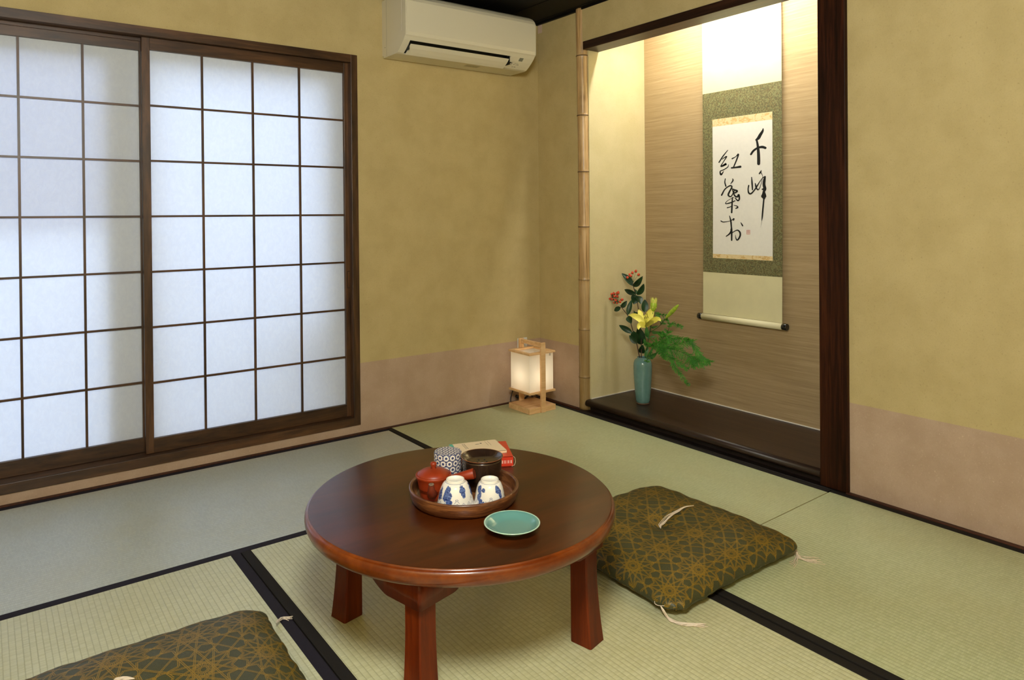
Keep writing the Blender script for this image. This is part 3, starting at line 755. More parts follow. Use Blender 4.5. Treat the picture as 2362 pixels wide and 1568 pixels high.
for si, S in enumerate(STR):
    P3 = catmull([(u, v, w) for u, v, w in S], 6)
    off = .0011+si*.00002; prev = None
    for i, q in enumerate(P3):
        a = P3[max(i-1, 0)]; b_ = P3[min(i+1, len(P3)-1)]
        d = Vector((b_.x-a.x, b_.y-a.y)); d = d.normalized() if d.length > 1e-6 else Vector((1, 0))
        nrm = Vector((-d.y, d.x)); w = max(q.z, .2)*.5
        l = bm.verts.new(on_paper(q.x+nrm.x*w, q.y+nrm.y*w, off)); r_ = bm.verts.new(on_paper(q.x-nrm.x*w, q.y-nrm.y*w, off))
        if prev: f = bm.faces.new((prev[0], l, r_, prev[1])); f.material_index = 1
        prev = (l, r_)
        if i in (0, len(P3)-1) and w > .8:   # round brush ends
            cc = [bm.verts.new(on_paper(q.x+math.cos(t*PI/5)*w, q.y+math.sin(t*PI/5)*w, off+.00001)) for t in range(10)]
            f = bm.faces.new(cc); f.material_index = 1
for (a, b_, c, d) in ((585, 643, 1072, 1077), (585, 643, 1137, 1142), (585, 590, 1072, 1142), (638, 643, 1072, 1142), (592, 636, 1102, 1107), (611, 616, 1076, 1138), (596, 606, 1085, 1089), (622, 632, 1085, 1089), (596, 606, 1094, 1097), (622, 632, 1094, 1097), (596, 606, 1118, 1121), (622, 632, 1118, 1121), (597, 600, 1112, 1130), (627, 630, 1112, 1130)):
    quad(bm, [on_paper(1640+x/7.127, 380+y/7.127, .0012) for x, y in ((a, c), (b_, c), (b_, d), (a, d))], 2)
obj('calligraphy_paper', bm, ['washi', 'ink', 'seal_red'], sc, recalc=False)
rx = xs(.565)-.002; rz = .5575
bm = nbm(); tube(bm, [(rx, yL-.0+.003, rz), (rx, yR-.003, rz)], .0165, 24); obj('roller', bm, 'roller_cream', sc)
for y0_, y1_ in ((yL+.003, yL+.030), (yR-.030, yR-.003)):
    bm = nbm(); ym = (y0_+y1_)/2
    tube(bm, [(rx, y0_, rz), (rx, y0_+.002, rz), (rx, y1_-.002, rz), (rx, y1_, rz)], [.0155, .0175, .0175, .0155], 24)
    obj('roller_knob', bm, 'lacquer_black', sc)

# ------------------------------------------------------------------ vase and flowers
VX, VY, VZ = .190, -.676, .0665
vs = thing('vase', 'tall celadon blue-green vase holding flowers on the alcove board', 'vase', (VX, VY, VZ))
bm = nbm()
vp = [(0, .004), (.030, .004), (.034, .006), (.0375, .009), (.040, .02), (.043, .05), (.047, .1), (.0503, .15), (.0520, .19), (.0522, .21), (.0505, .228), (.046, .243), (.038, .2515), (.031, .2555), (.0295, .2585), (.0305, .2610), (.0300, .2620), (.0275, .2615), (.0265, .2585), (.028, .25), (.040, .235), (.046, .2), (.042, .1), (.034, .02), (0, .015)]
lathe(bm, vp, (VX, VY, VZ), 64); obj('vessel', bm, 'celadon', vs)
bm = nbm(); lathe(bm, [(0, 0), (.034, 0), (.0362, .003), (.0355, .0065)], (VX, VY, VZ), 48); obj('foot_ring', bm, 'clay_foot', vs)
D4 = lambda x, y, dx=0.0: PT(1400+x/6.533, 610+y/6.533, 0, VX+dx)
D5 = lambda x, y, dx=0.0: PT(1480+x/7.465, 680+y/7.465, 0, VX+dx)
D2 = lambda x, y, dx=0.0: PT(1380+x/4.357, 600+y/4.357, 0, VX+dx)
PX = .00245
view = fw.copy()
def leaf(bm, a, b_, w, curl=.15, fold=.25, twist=0, n=8, mi=0, sharp=1.0):
    a, b_ = Vector(a), Vector(b_); d = b_-a; L = d.length; t = d.normalized()
    s = t.cross(view).normalized(); nn = s.cross(t).normalized()
    s = (s*math.cos(twist)+nn*math.sin(twist)).normalized(); nn = s.cross(t).normalized()
    if nn.dot(view) > 0: nn = -nn
    def fn(u, v):
        wd = w*.5*(math.sin(PI*min(1, u**.8))**.75)*(1 if sharp == 1 else 1)
        q = (v-.5)*2
        return a + d*u + s*(wd*q) + nn*(curl*L*math.sin(PI*u)*.6 + fold*abs(q)*wd)
    grid(bm, fn, n, 4, mi)
lst = [Vector((VX, VY, VZ+.25))]
mouth = Vector((VX, VY, VZ+.20))
# berry branch 1 (tall)
def stemline(pts, r0, r1, n=6):
    P3 = catmull(pts, n); return P3, [r0+(r1-r0)*i/(len(P3)-1) for i in range(len(P3))]
def berry_branch(name, label, pts, leaves, berries, bdx, stalk):
    r = thing(name, label, 'flower', tuple(mouth), 'red-berried branches in the vase')
    bm = nbm(); P3, rr = stemline(pts, .0032, .0018); tube(bm, P3, rr, 8); obj('stem', bm, 'stem_brown', r)
    for i, (x0_, y0_, x1_, y1_, w, dx) in enumerate(leaves):
        bm = nbm(); leaf(bm, D4(x0_, y0_, bdx), D4(x1_, y1_, bdx+dx), w*1.3/6.533*PX, .12, .3, (i % 3-1)*.35); obj('leaf', bm, 'leaf_dark', r, recalc=False)
    for i, (x, y) in enumerate(berries):
        dx = bdx+random.uniform(-.012, .012)
        c = D4(x, y, dx); s0 = D4(*stalk, bdx)
        bm = nbm(); rr_ = .0076+random.uniform(0, .0010)
        ax = (c-s0).normalized()
        rot = Vector((0, 0, 1)).rotation_difference(ax).to_matrix().to_4x4()
        mt = Matrix.Translation(c) @ rot
        lathe(bm, [(0, -1.0*rr_), (.62*rr_, -.8*rr_), (.95*rr_, -.25*rr_), (.98*rr_, .2*rr_), (.72*rr_, .78*rr_), (.3*rr_, 1.15*rr_), (0, 1.5*rr_)], (0, 0, 0), 14, mat=mt)
        o = obj('berry', bm, 'berry_red', r)
        bm = nbm()
        for k in range(5):
            a = k*2*PI/5; p0 = mt @ Vector((0, 0, -1.05*rr_)); p1 = mt @ Vector((math.cos(a)*1.15*rr_, math.sin(a)*1.15*rr_, -.75*rr_)); leaf(bm, p0, p1, .0045, .1, .1, n=3)
        mid = s0.lerp(c, .5)+Vector((0, 0, .003)); tube(bm, [s0, mid, mt @ Vector((0, 0, -rr_))], .0007, 5)
        obj('calyx', bm, 'stem_green', o, recalc=False)
    return r
berry_branch('berry_branch', 'tallest branch in the vase, dark leaves and a small red berry cluster at its top', [mouth, D4(520, 1395), D4(515, 1100, .01), D4(490, 800, .02), D4(455, 560, .02), D4(400, 330, .02), D4(390, 290, .02)],
    [(390, 325, 222, 130, 78, -.01), (400, 335, 540, 172, 70, -.02), (435, 440, 262, 375, 66, -.02), (455, 460, 558, 285, 78, .02), (435, 455, 400, 600, 110, -.03), (455, 470, 512, 600, 90, -.02), (430, 450, 425, 370, 50, .03), (560, 720, 572, 525, 84, .02), (478, 760, 385, 735, 70, -.03), (470, 870, 400, 690, 40, .02), (520, 1210, 470, 935, 120, -.03), (520, 1340, 540, 1205, 76, -.02)],
    [(435, 100), (383, 125), (345, 155), (312, 197), (478, 152), (360, 172)], .02, (395, 270))
berry_branch('berry_branch', 'left branch in the vase, a dense bunch of red berries leaning left', [mouth, D4(492, 1395, -.01), D4(450, 1200, -.02), D4(395, 1010, -.03), D4(330, 800, -.04), D4(240, 670, -.05), D4(195, 610, -.05)],
    [(208, 640, 110, 700, 56, -.01), (212, 650, 305, 545, 56, .02), (312, 760, 372, 530, 60, .03), (320, 780, 372, 890, 76, -.02), (385, 1030, 181, 912, 66, -.03), (458, 1190, 334, 1065, 66, -.02), (400, 1000, 440, 1150, 90, .03)],
    [(50, 518), (83, 525), (75, 448), (105, 437), (150, 436), (78, 480), (115, 480), (155, 478), (133, 538), (113, 572), (155, 575), (198, 562), (228, 528), (170, 424)], -.05, (165, 560))
# lily
ly = thing('lily_stem', 'yellow lily stem with one open flower and two greenish buds in the vase', 'flower', tuple(mouth))
bm = nbm()
base = D2(480, 668, -.03)
P3, rr = stemline([mouth, D4(585, 1380), D4(620, 1150, -.01), D4(650, 960, -.01), D2(520, 640, -.02)], .003, .0022); tube(bm, P3, rr, 8)
P3, rr = stemline([D4(605, 1240), D4(575, 1050, -.02), base], .0022, .0024); tube(bm, P3, rr, 8)
P3, rr = stemline([D5(150, 640, -.01), D5(300, 540, -.02), D5(400, 410, -.03)], .0018, .0016); tube(bm, P3, rr, 8)
P3, rr = stemline([D5(150, 640, -.01), D5(175, 450, 0), D5(195, 300, .0)], .0018, .0016); tube(bm, P3, rr, 8)
obj('stem', bm, 'stem_green', ly)
fl = bpy.data.objects.new('flower', None); C.objects.link(fl); fl.parent = ly; fl.matrix_parent_inverse = world(ly).inverted(); fl.location = tuple(base)
def petal(par, b0, mid, tip, w, m, droop=0):
    b0, mid, tip = Vector(b0), Vector(mid), Vector(tip); bm = nbm()
    def fn(u, v):
        p = b0*(1-u)**2 + mid*2*u*(1-u) + tip*u*u
        t = ((mid-b0)*2*(1-u)+(tip-mid)*2*u).normalized()
        s = t.cross(view).normalized(); nn = s.cross(t).normalized()
        if nn.dot(view) > 0: nn = -nn
        wd = w*.5*(math.sin(PI*(.06+.94*u)**.9)**.7 if u < .999 else .02); q = (v-.5)*2
        return p + s*wd*q + nn*(.35*wd*q*q)
    grid(bm, fn, 12, 6, 0); return obj('petal', bm, m, par, recalc=False)
for (tx, ty, dt, mx, my, dm, w) in ((308, 553, -.06, 400, 540, -.06, 62), (403, 700, -.10, 400, 610, -.09, 62), (567, 612, -.12, 520, 600, -.11, 64), (630, 612, -.05, 590, 545, -.06, 58),
                                    (405, 494, .0, 430, 560, -.02, 64), (562, 474, .01, 500, 540, -.02, 82)):
    petal(fl, base, D2(mx, my, dm), D2(tx, ty, dt), w/4.357*PX, 'petal_yellow')
for i, (x, y) in enumerate(((455, 545), (470, 530), (490, 545), (480, 575), (497, 570), (466, 580))):
    bm = nbm(); tip = D2(x, y, -.09); tube(bm, [base, base.lerp(tip, .5)+Vector((0, 0, .004)), tip], .0008, 5); tube(bm, [tip+Vector((-.002, 0, .006)), tip-Vector((-.002, 0, .006))], .0016, 6, mi=1)
    obj('stamen', bm, ['petal_pale', 'stamen_brown'], fl)
def bud(a, b_, w, m, opened=False):
    a, b_ = Vector(a), Vector(b_); L = (b_-a).length; rot = Vector((0, 0, 1)).rotation_difference((b_-a).normalized()).to_matrix().to_4x4()
    mt = Matrix.Translation(a) @ rot; bm = nbm()
    pf = [(0, 0), (.25, .03), (.55, .12), (.85, .3), (1, .5), (.95, .68), (.7, .84), (.35, .96), (0, 1)]
    rows = lathe(bm, [(r*w*.5, z*L*(.86 if opened else 1)) for r, z in pf], (0, 0, 0), 18)
    for rw in rows:
        if len(rw) > 1:
            for k, v in enumerate(rw):
                f = 1-.12*max(0, math.cos(3*2*PI*k/18))**4; v.co.x *= f; v.co.y *= f
    for v in bm.verts: v.co = mt @ v.co
    o = obj('bud', bm, m, ly)
    if opened:
        for k in range(6):
            an = k*PI/3; bm = nbm()
            def fn(u, v, an=an):
                q = (v-.5)*2; rr_ = w*.5*(.75+.35*u*u); z = L*(.25+.77*u); wd = w*.36*(1-u**2.2)+.0005
                c = Vector((math.cos(an), math.sin(an), 0)); s = Vector((-math.sin(an), math.cos(an), 0))
                return mt @ (c*rr_ + s*wd*q*.8 + Vector((0, 0, z)))
            grid(bm, fn, 8, 3, 0); obj('petal', bm, 'petal_pale', o, recalc=False)
    return o
bud(D5(200, 290, 0), D5(215, 45, .01), 118/7.465*PX, 'bud_green', True)
bud(D5(405, 410, -.03), D5(640, 165, -.04), 70/7.465*PX, 'bud_green')
for (x0_, y0_, x1_, y1_, w, dx) in ((165, 560, 288, 528, 42, -.02), (170, 632, 345, 640, 62, -.04), (140, 725, 248, 708, 34, .02), (110, 760, 60, 590, 46, .02), (80, 870, 40, 750, 60, -.03), (100, 730, 85, 545, 70, -.02), (120, 1070, 275, 985, 84, -.04), (60, 1080, 110, 860, 60, .02), (95, 1085, 210, 880, 44, .0)):
    bm = nbm(); leaf(bm, D5(x0_, y0_, -.01), D5(x1_, y1_, -.01+dx), w/7.465*PX, .18, .2, .2); obj('leaf', bm, 'leaf_mid', ly, recalc=False)
# asparagus fern
fn_ = thing('fern_sprig', 'feathery green asparagus fern sprig arching right out of the vase', 'fern', tuple(mouth))
bmS = nbm(); bmN = nbm()
def needle(p, d, L):
    s = d.cross(view).normalized()*.0009
    a = bmN.verts.new(p-s); b_ = bmN.verts.new(p+s); c = bmN.verts.new(p+d*L)
    bmN.faces.new((a, b_, c))
def frond(pts, dens=1.0, blen=.045, down=0.0, thick=.0014, side=1.0):
    P3 = catmull(pts, 14); tube(bmS, P3, [thick*(1-.6*i/(len(P3)-1)) for i in range(len(P3))], 5)
    n = len(P3)
    for i in range(2, n):
        if random.random() > dens: continue
        t = (P3[i]-P3[i-1]).normalized(); fr_ = i/n
        for sd in (-1, 1):
            if random.random() > .8*side: continue
            s = t.cross(view).normalized()*sd
            d = (t*.9 + s*random.uniform(.5, 1.1) + view*random.uniform(-.6, .6) + Vector((0, 0, -down))).normalized()
            L = blen*random.uniform(.5, 1.1)*(1-.65*fr_)
            q0 = P3[i]; q1 = q0+d*L+Vector((0, 0, -L*.15))
            tube(bmS, [q0, q0.lerp(q1, .5)+Vector((0, 0, L*.04)), q1], .0005, 4, cap=False)
            m = max(5, int(L/.0028))
            for k in range(m):
                p = q0.lerp(q1, (k+.5)/m)
                for _ in range(3):
                    dd = (d*.9+Vector((random.uniform(-1, 1), random.uniform(-1, 1), random.uniform(-1, 1)))*.85).normalized()
                    needle(p, dd, random.uniform(.005, .011))
frond([mouth, D5(130, 1075, -.03), D5(280, 985, -.05), D5(320, 850, -.06), D5(420, 790, -.07)], .35, .03)
frond([D5(130, 900, -.02), D5(220, 840, -.05), D5(340, 825, -.07), D5(600, 850, -.08), D5(840, 800, -.08), D5(960, 960, -.09), D5(1060, 1090, -.09), D5(1175, 1150, -.09)], .95, .058, .3)
frond([D5(340, 825, -.06), D5(400, 700, -.08), D5(520, 760, -.08), D5(720, 760, -.07), D5(860, 800, -.07)], .9, .05, .1)
frond([D5(330, 850, -.05), D5(450, 920, -.08), D5(620, 960, -.09), D5(800, 1050, -.1), D5(900, 1130, -.1), D5(1060, 1200, -.09)], .95, .055, .3)
frond([D5(340, 850, -.05), D5(400, 1000, -.08), D5(520, 1100, -.09), D5(650, 1170, -.1), D5(780, 1270, -.1)], .8, .04, .2)
frond([D5(520, 1120, -.09), D5(560, 1230, -.09), D5(640, 1330, -.1), D5(710, 1420, -.1), D5(810, 1540, -.1)], .75, .026, .2)
frond([D5(330, 860, -.04), D5(330, 980, -.06), D5(420, 1080, -.08)], .8, .035, .2)
frond([D5(820, 1050, -.1), D5(840, 1180, -.1), D5(920, 1235, -.09)], .6, .035, 0)
frond([D5(850, 1050, -.09), D5(960, 1120, -.09), D5(1100, 1160, -.09)], .7, .045, .3)
frond([D5(440, 680, -.06), D5(465, 590, -.06), D5(500, 490, -.07), D5(600, 510, -.07), D5(710, 555, -.07)], .45, .028, .2)
frond([D5(210, 300, .02), D5(300, 340, .02), D5(420, 350, .02)], .6, .03, .2)
frond([D5(330, 520, .0), D5(390, 450, .0), D5(440, 420, .0)], .6, .03, .3)
frond([D5(300, 690, -.03), D5(330, 650, -.04), D5(380, 640, -.05)], .6, .03, .3)
obj('branches', bmS, 'stem_green', fn_); o = obj('foliage', bmN, 'needle_green', fn_, recalc=False); o['kind'] = 'stuff'

# ------------------------------------------------------------------ floor lantern
LX0, LX1, LY0, LY1 = -.3235, -.127, -.2905, -.0955
ln = thing('floor_lantern', 'small pale wooden lantern with white paper shade, lit, in the corner', 'lamp', ((LX0+LX1)/2, (LY0+LY1)/2, 0))
cxm, cym = (LX0+LX1)/2, (LY0+LY1)/2
bm = nbm(); box(bm, LX0, LX1, LY0, LY1, .0005, .033, .0015); obj('base', bm, 'pale_wood', ln)
uw = .0165
for ya_, yb_ in ((LY0-.009, LY0+.005), (LY1-.005, LY1+.009)):
    bm = nbm(); box(bm, cxm-uw, cxm+uw, ya_, yb_, .0005, .402, .002); obj('upright', bm, 'pale_wood', ln)
bm = nbm(); box(bm, cxm-.010, cxm+.010, LY0+.003, LY1-.003, .377, .398, .002); obj('handle', bm, 'pale_wood', ln)
bm = nbm()
for (a, b_, c, d) in ((LX0, LX1, LY0, LY0+.024), (LX0, LX1, LY1-.024, LY1), (LX0, LX0+.024, LY0+.024, LY1-.024), (LX1-.024, LX1, LY0+.024, LY1-.024)): box(bm, a, b_, c, d, .336, .347, .001, 1)
obj('top_frame', bm, 'pale_wood', ln)
bm = nbm()
for (a, b_, c, d) in ((LX0, LX1, LY0, LY0+.05), (LX0, LX1, LY1-.05, LY1), (LX0, LX0+.05, LY0+.05, LY1-.05), (LX1-.05, LX1, LY0+.05, LY1-.05)): box(bm, a, b_, c, d, .110, .122, .001, 1)
box(bm, cxm-.015, cxm+.015, LY0, LY1, .098, .110)
obj('bottom_frame', bm, 'pale_wood', ln)
bm = nbm(); q = .010; t_ = .0006
ax_, bx_, ay_, by_ = LX0+q, LX1-q, LY0+q, LY1-q
for p0, p1 in (((ax_, ay_), (bx_, ay_)), ((bx_, ay_), (bx_, by_)), ((bx_, by_), (ax_, by_)), ((ax_, by_), (ax_, ay_))):
    quad(bm, [(p0[0], p0[1], .122), (p1[0], p1[1], .122), (p1[0], p1[1], .336), (p0[0], p0[1], .336)])
bmesh.ops.remove_doubles(bm, verts=bm.verts, dist=1e-5)
obj('shade', bm, 'lantern_paper', ln)
bm = nbm()
box(bm, LX0+q-.0008, LX0+q+.0002, LY1-q-.018, LY1-q-.008, .1275, .1295); box(bm, LX1-q-.03, LX1-q-.018, LY0+q-.0009, LY0+q-.0003, .318, .332); obj('label', bm, 'ac_side', ln)
bm = nbm(); lathe(bm, [(0, -.022), (.013, -.019), (.021, -.008), (.022, .004), (.016, .02), (.010, .03), (0, .031)], (cxm, cym, .200), 24); obj('bulb', bm, 'bulb_glow', ln)
bm = nbm(); lathe(bm, [(0, .11), (.016, .11), (.016, .165), (.012, .180), (0, .180)], (cxm, cym, 0), 20); obj('bulb_socket', bm, 'white_plastic', ln)
bm = nbm()
tube(bm, catmull([(cxm, cym, .108), (cxm+.03, cym+.05, .07), (cxm+.06, LY1-.03, .045), (cxm+.075, LY1+.02, .05), (cxm+.04, LY1+.04, .02), (cxm-.02, LY1+.035, .012), (cxm-.05, LY1+.045, .02), (cxm-.02, LY1+.06, .08), (-.155, -.03, .2), (-.150, -.026, .325)], 8), .0032, 8)
tube(bm, catmull([(cxm+.02, LY1+.02, .01), (cxm+.06, LY1+.03, .03), (cxm+.085, LY1+.0, .055), (cxm+.10, LY1-.05, .035), (cxm+.09, LY1-.09, .012)], 8), .0032, 8)
tube(bm, [(cxm-.005, LY1+.018, .045), (cxm-.005, LY1+.045, .045)], .011, 12)
obj('power_cord', bm, 'cord_black', ln)
bm = nbm(); box(bm, -.183, -.108, -.007, 0, .312, .383, .003, 2)
so = thing('wall_outlet', 'white outlet plate low on the left wall, behind the lantern handle', 'outlet', (-.14, 0, .34))
obj('plate', bm, 'white_plastic', so)
bm = nbm(); box(bm, -.158, -.152, -.0078, -.006, .335, .352); box(bm, -.143, -.137, -.0078, -.006, .335, .352); obj('slots', bm, 'ac_dark', so)

# ------------------------------------------------------------------ low table
TC = Vector((-1.772, -1.778, 0)); TZ = .365
tb = thing('low_table', 'round low table of glossy red-brown wood on four legs', 'table', (TC.x, TC.y, 0))
bm = nbm()
lathe(bm, [(0, TZ), (.405, TZ), (.4105, TZ-.0008)], (TC.x, TC.y, 0), 128)
obj('tabletop', bm, 'table_wood', tb)
bm = nbm()
lathe(bm, [(.4105, TZ-.0008), (.4118, TZ-.0045), (.4140, TZ-.0052), (.4172, TZ-.007), (.4195, TZ-.012), (.4205, TZ-.020), (.4195, TZ-.028), (.4160, TZ-.036), (.411, TZ-.042), (.404, TZ-.045), (0, TZ-.045)], (TC.x, TC.y, 0), 128)
obj('rim', bm, 'table_rim', tb)
rot = R(13); ex = Vector((math.cos(rot), math.sin(rot), 0)); ey = Vector((-math.sin(rot), math.cos(rot), 0))
legs = [(-2.007, -1.537), (-1.541, -2.033), (-2.033, -2.000), (-1.511, -1.556)]
for lx, ly_ in legs:
    bm = nbm(); d = Vector((lx-TC.x, ly_-TC.y, 0))
    sx = 1 if d.dot(ex) > 0 else -1; sy = 1 if d.dot(ey) > 0 else -1
    rows = []
    for k in range(13):
        t = k/12; z = .0006+(TZ-.046-.0006)*t
        fl_ = .012*max(0, 1-t/.6)**1.6          # outward flare at the foot
        hw = .0265
        xa, xb = -hw, hw; ya, yb = -hw, hw
        if sx > 0: xb += fl_
        else: xa -= fl_
        if sy > 0: yb += fl_
        else: ya -= fl_
        c0 = Vector((lx, ly_, 0)) - (ex*sx+ey*sy)*.006
        row = []
        b = .0035
        for (px_, py_) in ((xa+b, ya), (xb-b, ya), (xb, ya+b), (xb, yb-b), (xb-b, yb), (xa+b, yb), (xa, yb-b), (xa, ya+b)):
            p = c0+ex*px_+ey*py_; row.append(bm.verts.new((p.x, p.y, z)))
        rows.append(row)
    for k in range(12):
        for i in range(8): bm.faces.new((rows[k][i], rows[k][(i+1) % 8], rows[k+1][(i+1) % 8], rows[k+1][i]))
    bm.faces.new(rows[0][::-1]); bm.faces.new(rows[-1])
    lg = obj('leg', bm, 'table_leg', tb)
    # corner apron bracket wrapping the outside of the leg
    bm = nbm(); c0 = Vector((lx, ly_, 0)); o_ = .0335; th = .010
    def P2(a, b_): return c0+ex*(sx*a)+ey*(sy*b_)
    path = []   # (point outer, point inner, bottom z)
    far = .112; zt_ = TZ-.0455
    def bz(s): # s = distance from the corner
        if s < .11: return .2515
        if s < .165: return .2515+.024*((s-.11)/.055)**1.5
        return .2755+(s-.165)/.03*.044
    samples = []
    for s in (.194, .185, .175, .165, .15, .135, .12, .11, .06, .03, .008): samples.append((P2(o_-s, o_), P2(o_-s, o_-th), bz(s)))
    for ang in (75, 60, 45, 30, 15):
        a = R(ang); rr_ = .008
        samples.append((P2(o_-rr_+rr_*math.cos(a), o_-rr_+rr_*math.sin(a)), P2(o_-th, o_-th), .2515))
    for s in (.008, .03, .06, .11, .12, .135, .15, .165, .175, .185, .194): samples.append((P2(o_, o_-s), P2(o_-th, o_-s), bz(s)))
    rws = [[bm.verts.new((p.x, p.y, zt_)), bm.verts.new((p.x, p.y, min(z, zt_-.001))), bm.verts.new((q_.x, q_.y, min(z, zt_-.001))), bm.verts.new((q_.x, q_.y, zt_))] for p, q_, z in samples]
    for i in range(len(rws)-1):
        for k in range(4): 
            f = bm.faces.new((rws[i][k], rws[i][(k+1) % 4], rws[i+1][(k+1) % 4], rws[i+1][k])); f.smooth = (k == 0)
    bm.faces.new(rws[0]); bm.faces.new(rws[-1][::-1])
    obj('apron_bracket', bm, 'table_leg', tb)

# ------------------------------------------------------------------ tray and tea things
TR = Vector((-1.782, -1.808)); tz = TZ+.0004
tr = thing('round_tray', 'round wooden tray on the table, holding the tea set', 'tray', (TR.x, TR.y, tz))
bm = nbm()
lathe(bm, [(0, 0), (.128, 0), (.137, .003), (.1425, .010), (.1475, .026), (.1492, .038), (.1488, .0408), (.1462, .0415), (.1420, .0408), (.1403, .038), (.1385, .02), (.1345, .0085), (.13, .0072), (0, .0070)], (TR.x, TR.y, tz), 96)
obj('bowl', bm, 'tray_wood', tr)
FZ = tz+.0076
# teapot
pc = Vector((-1.8513, -1.7634)); 
tp = thing('teapot', 'small brick-red side-handled clay teapot at the left of the tray', 'teapot', (pc.x, pc.y, FZ))
bm = nbm()
lathe(bm, [(0, 0), (.034, 0), (.0365, .003), (.038, .012), (.0410, .030), (.0432, .044), (.0452, .052), (.0480, .0565), (.0490, .0595), (.0487, .0625), (.0470, .0637), (.0440, .0625), (.043, .055), (.040, .02), (0, .006)], (pc.x, pc.y, FZ), 64)
obj('pot', bm, 'redware', tp)
bm = nbm(); lathe(bm, [(0, .055), (.0425, .056), (.0445, .0610), (.0440, .0645), (.034, .0715), (.018, .0768), (.0075, .0785)], (pc.x, pc.y, FZ), 48)
o = obj('lid', bm, 'redware', tp)
bm = nbm(); lathe(bm, [(.0065, .0770), (.0062, .082), (.0085, .0865), (.0092, .090), (.0078, .0935), (.004, .0952), (0, .0955)], (pc.x, pc.y, FZ), 24); obj('knob', bm, 'redware', o)
s0 = PT(985, 1150, 2, FZ+.030); s1 = Vector((-1.888, -1.812, FZ+.056))
bm = nbm(); pc3 = Vector((pc.x, pc.y, FZ+.022)); dirs = (Vector((s1.x, s1.y, 0))-Vector((pc.x, pc.y, 0))).normalized()
pts = [pc3+dirs*.030, pc3+dirs*.046+Vector((0, 0, .004)), pc3+dirs*.056+Vector((0, 0, .014)), pc3+dirs*.0585+Vector((0, 0, .026)), pc3+dirs*.0600+Vector((0, 0, .034))]
tube(bm, catmull(pts, 6), [.015-.009*i/24 for i in range(25)], 20, cap=True)
obj('spout', bm, 'redware_dark', tp)
bm = nbm(); e0 = pts[-1]; lathe(bm, [(.0030, -.002), (.0066, -.002), (.0072, .0), (.0068, .002), (.0035, .0022), (.0028, 0)], tuple(e0), 20); obj('spout_tip', bm, 'clay_foot', tp, label='pale worn spout tip')
bm = nbm(); lathe(bm, [(0, 0), (.0031, 0)], (e0.x, e0.y, e0.z+.0012), 16); obj('spout_hole', bm, 'black_hole', tp)
h1 = PT(1094, 1092, 2, FZ+.070); h0 = Vector((pc.x, pc.y, FZ+.040)); dd = (h1-h0).normalized()
bm = nbm(); a = h0+dd*.040
hl = (h1-a).length
tube(bm, [a, a+dd*hl*.1, a+dd*hl*.5, a+dd*(hl-.002), a+dd*hl], [.0078, .0085, .0110, .0142, .0130], 24, cap=False)
tube(bm, [a+dd*hl, a+dd*(hl-.012)], [.0112, .0085], 24, cap=True, mi=1)
rr0 = [v for v in bm.verts]
obj('side_handle', bm, ['redware', 'redware_dark'], tp)
# canister
cc = Vector((-1.7752, -1.7165)); ch = .105-.0076-.0004
cn = thing('tea_canister', 'paper-covered tea canister with navy and white flower pattern', 'canister', (cc.x, cc.y, FZ))
rc = .0390
def cyl_uv(lp_v, i, j, k, lp):
    x, y = lp_v.co.x-cc.x, lp_v.co.y-cc.y; r_ = math.hypot(x, y)
    return (0, 0)
def canister_part(name, prof, par, mi='flower_chiyogami'):
    bm = nbm(); seg = 64; uvl = bm.loops.layers.uv.verify()
    for k in range(len(prof)-1):
        (r0, z0_), (r1, z1_) = prof[k], prof[k+1]
        for i in range(seg):
            a0, a1 = 2*PI*i/seg, 2*PI*(i+1)/seg
            def p(r_, z, a): return bm.verts.new((cc.x+r_*math.cos(a), cc.y+r_*math.sin(a), FZ+z))
            horiz = abs(z1_-z0_) < 1e-5
            if r1 < 1e-6: vs = [(r0, z0_, a0), (r0, z0_, a1), (r1, z1_, a0)]
            else: vs = [(r0, z0_, a0), (r0, z0_, a1), (r1, z1_, a1), (r1, z1_, a0)]
            f = bm.faces.new([p(*q_) for q_ in vs]); f.smooth = not horiz
            for lp, (r_, z, a) in zip(f.loops, vs):
                lp[uvl].uv = (r_*math.cos(a)+.5, r_*math.sin(a)+.5) if horiz else (a*.0387+1, z+.3)
    return obj(name, bm, mi, par, weld=True)
canister_part('body', [(0, 0), (rc-.0006, 0), (rc-.0006, ch-.042)], cn)
canister_part('lid', [(rc, ch-.0425), (rc, ch-.003), (rc-.0008, ch-.0012), (rc-.002, ch), (0, ch)], cn)
# dark waste-water bowl with a pierced funnel lid
bc_ = Vector((-1.7086, -1.7894)); bh = .097-.0080
kb = thing('waste_water_bowl', 'dark bronze-glazed bowl with pierced funnel top at the back of the tray', 'bowl', (bc_.x, bc_.y, FZ))
bm = nbm(); lathe(bm, [(0, 0), (.042, 0), (.0455, .004), (.050, .02), (.0540, .045), (.0560, bh-.010), (.0562, bh-.006), (.054, bh-.005), (.050, bh-.012), (.047, .05), (.04, .01), (0, .006)], (bc_.x, bc_.y, FZ), 72)
obj('vessel', bm, 'bronze_glaze', kb)
bm = nbm(); lathe(bm, [(.0545, bh-.0055), (.0575, bh-.0040), (.0590, bh-.001), (.0588, bh+.0008), (.0572, bh+.0006), (.0545, bh-.0028), (.048, bh-.0078), (.040, bh-.0118), (.031, bh-.0142), (.022, bh-.0152), (0, bh-.0156), (0, bh-.0185), (.024, bh-.0180), (.040, bh-.0150), (.050, bh-.0095), (.0545, bh-.0055)], (bc_.x, bc_.y, FZ), 72)
o = obj('funnel_lid', bm, 'bronze_glaze', kb)
bm = nbm(); lathe(bm, [(.0588, bh-.0012), (.0594, bh+.0002), (.0588, bh+.0012), (.0572, bh+.0010), (.0568, bh-.0004)], (bc_.x, bc_.y, FZ), 72); obj('lid_rim', bm, 'bronze_rim', o, label='reddish brown rim')
hz = FZ+bh-.0154
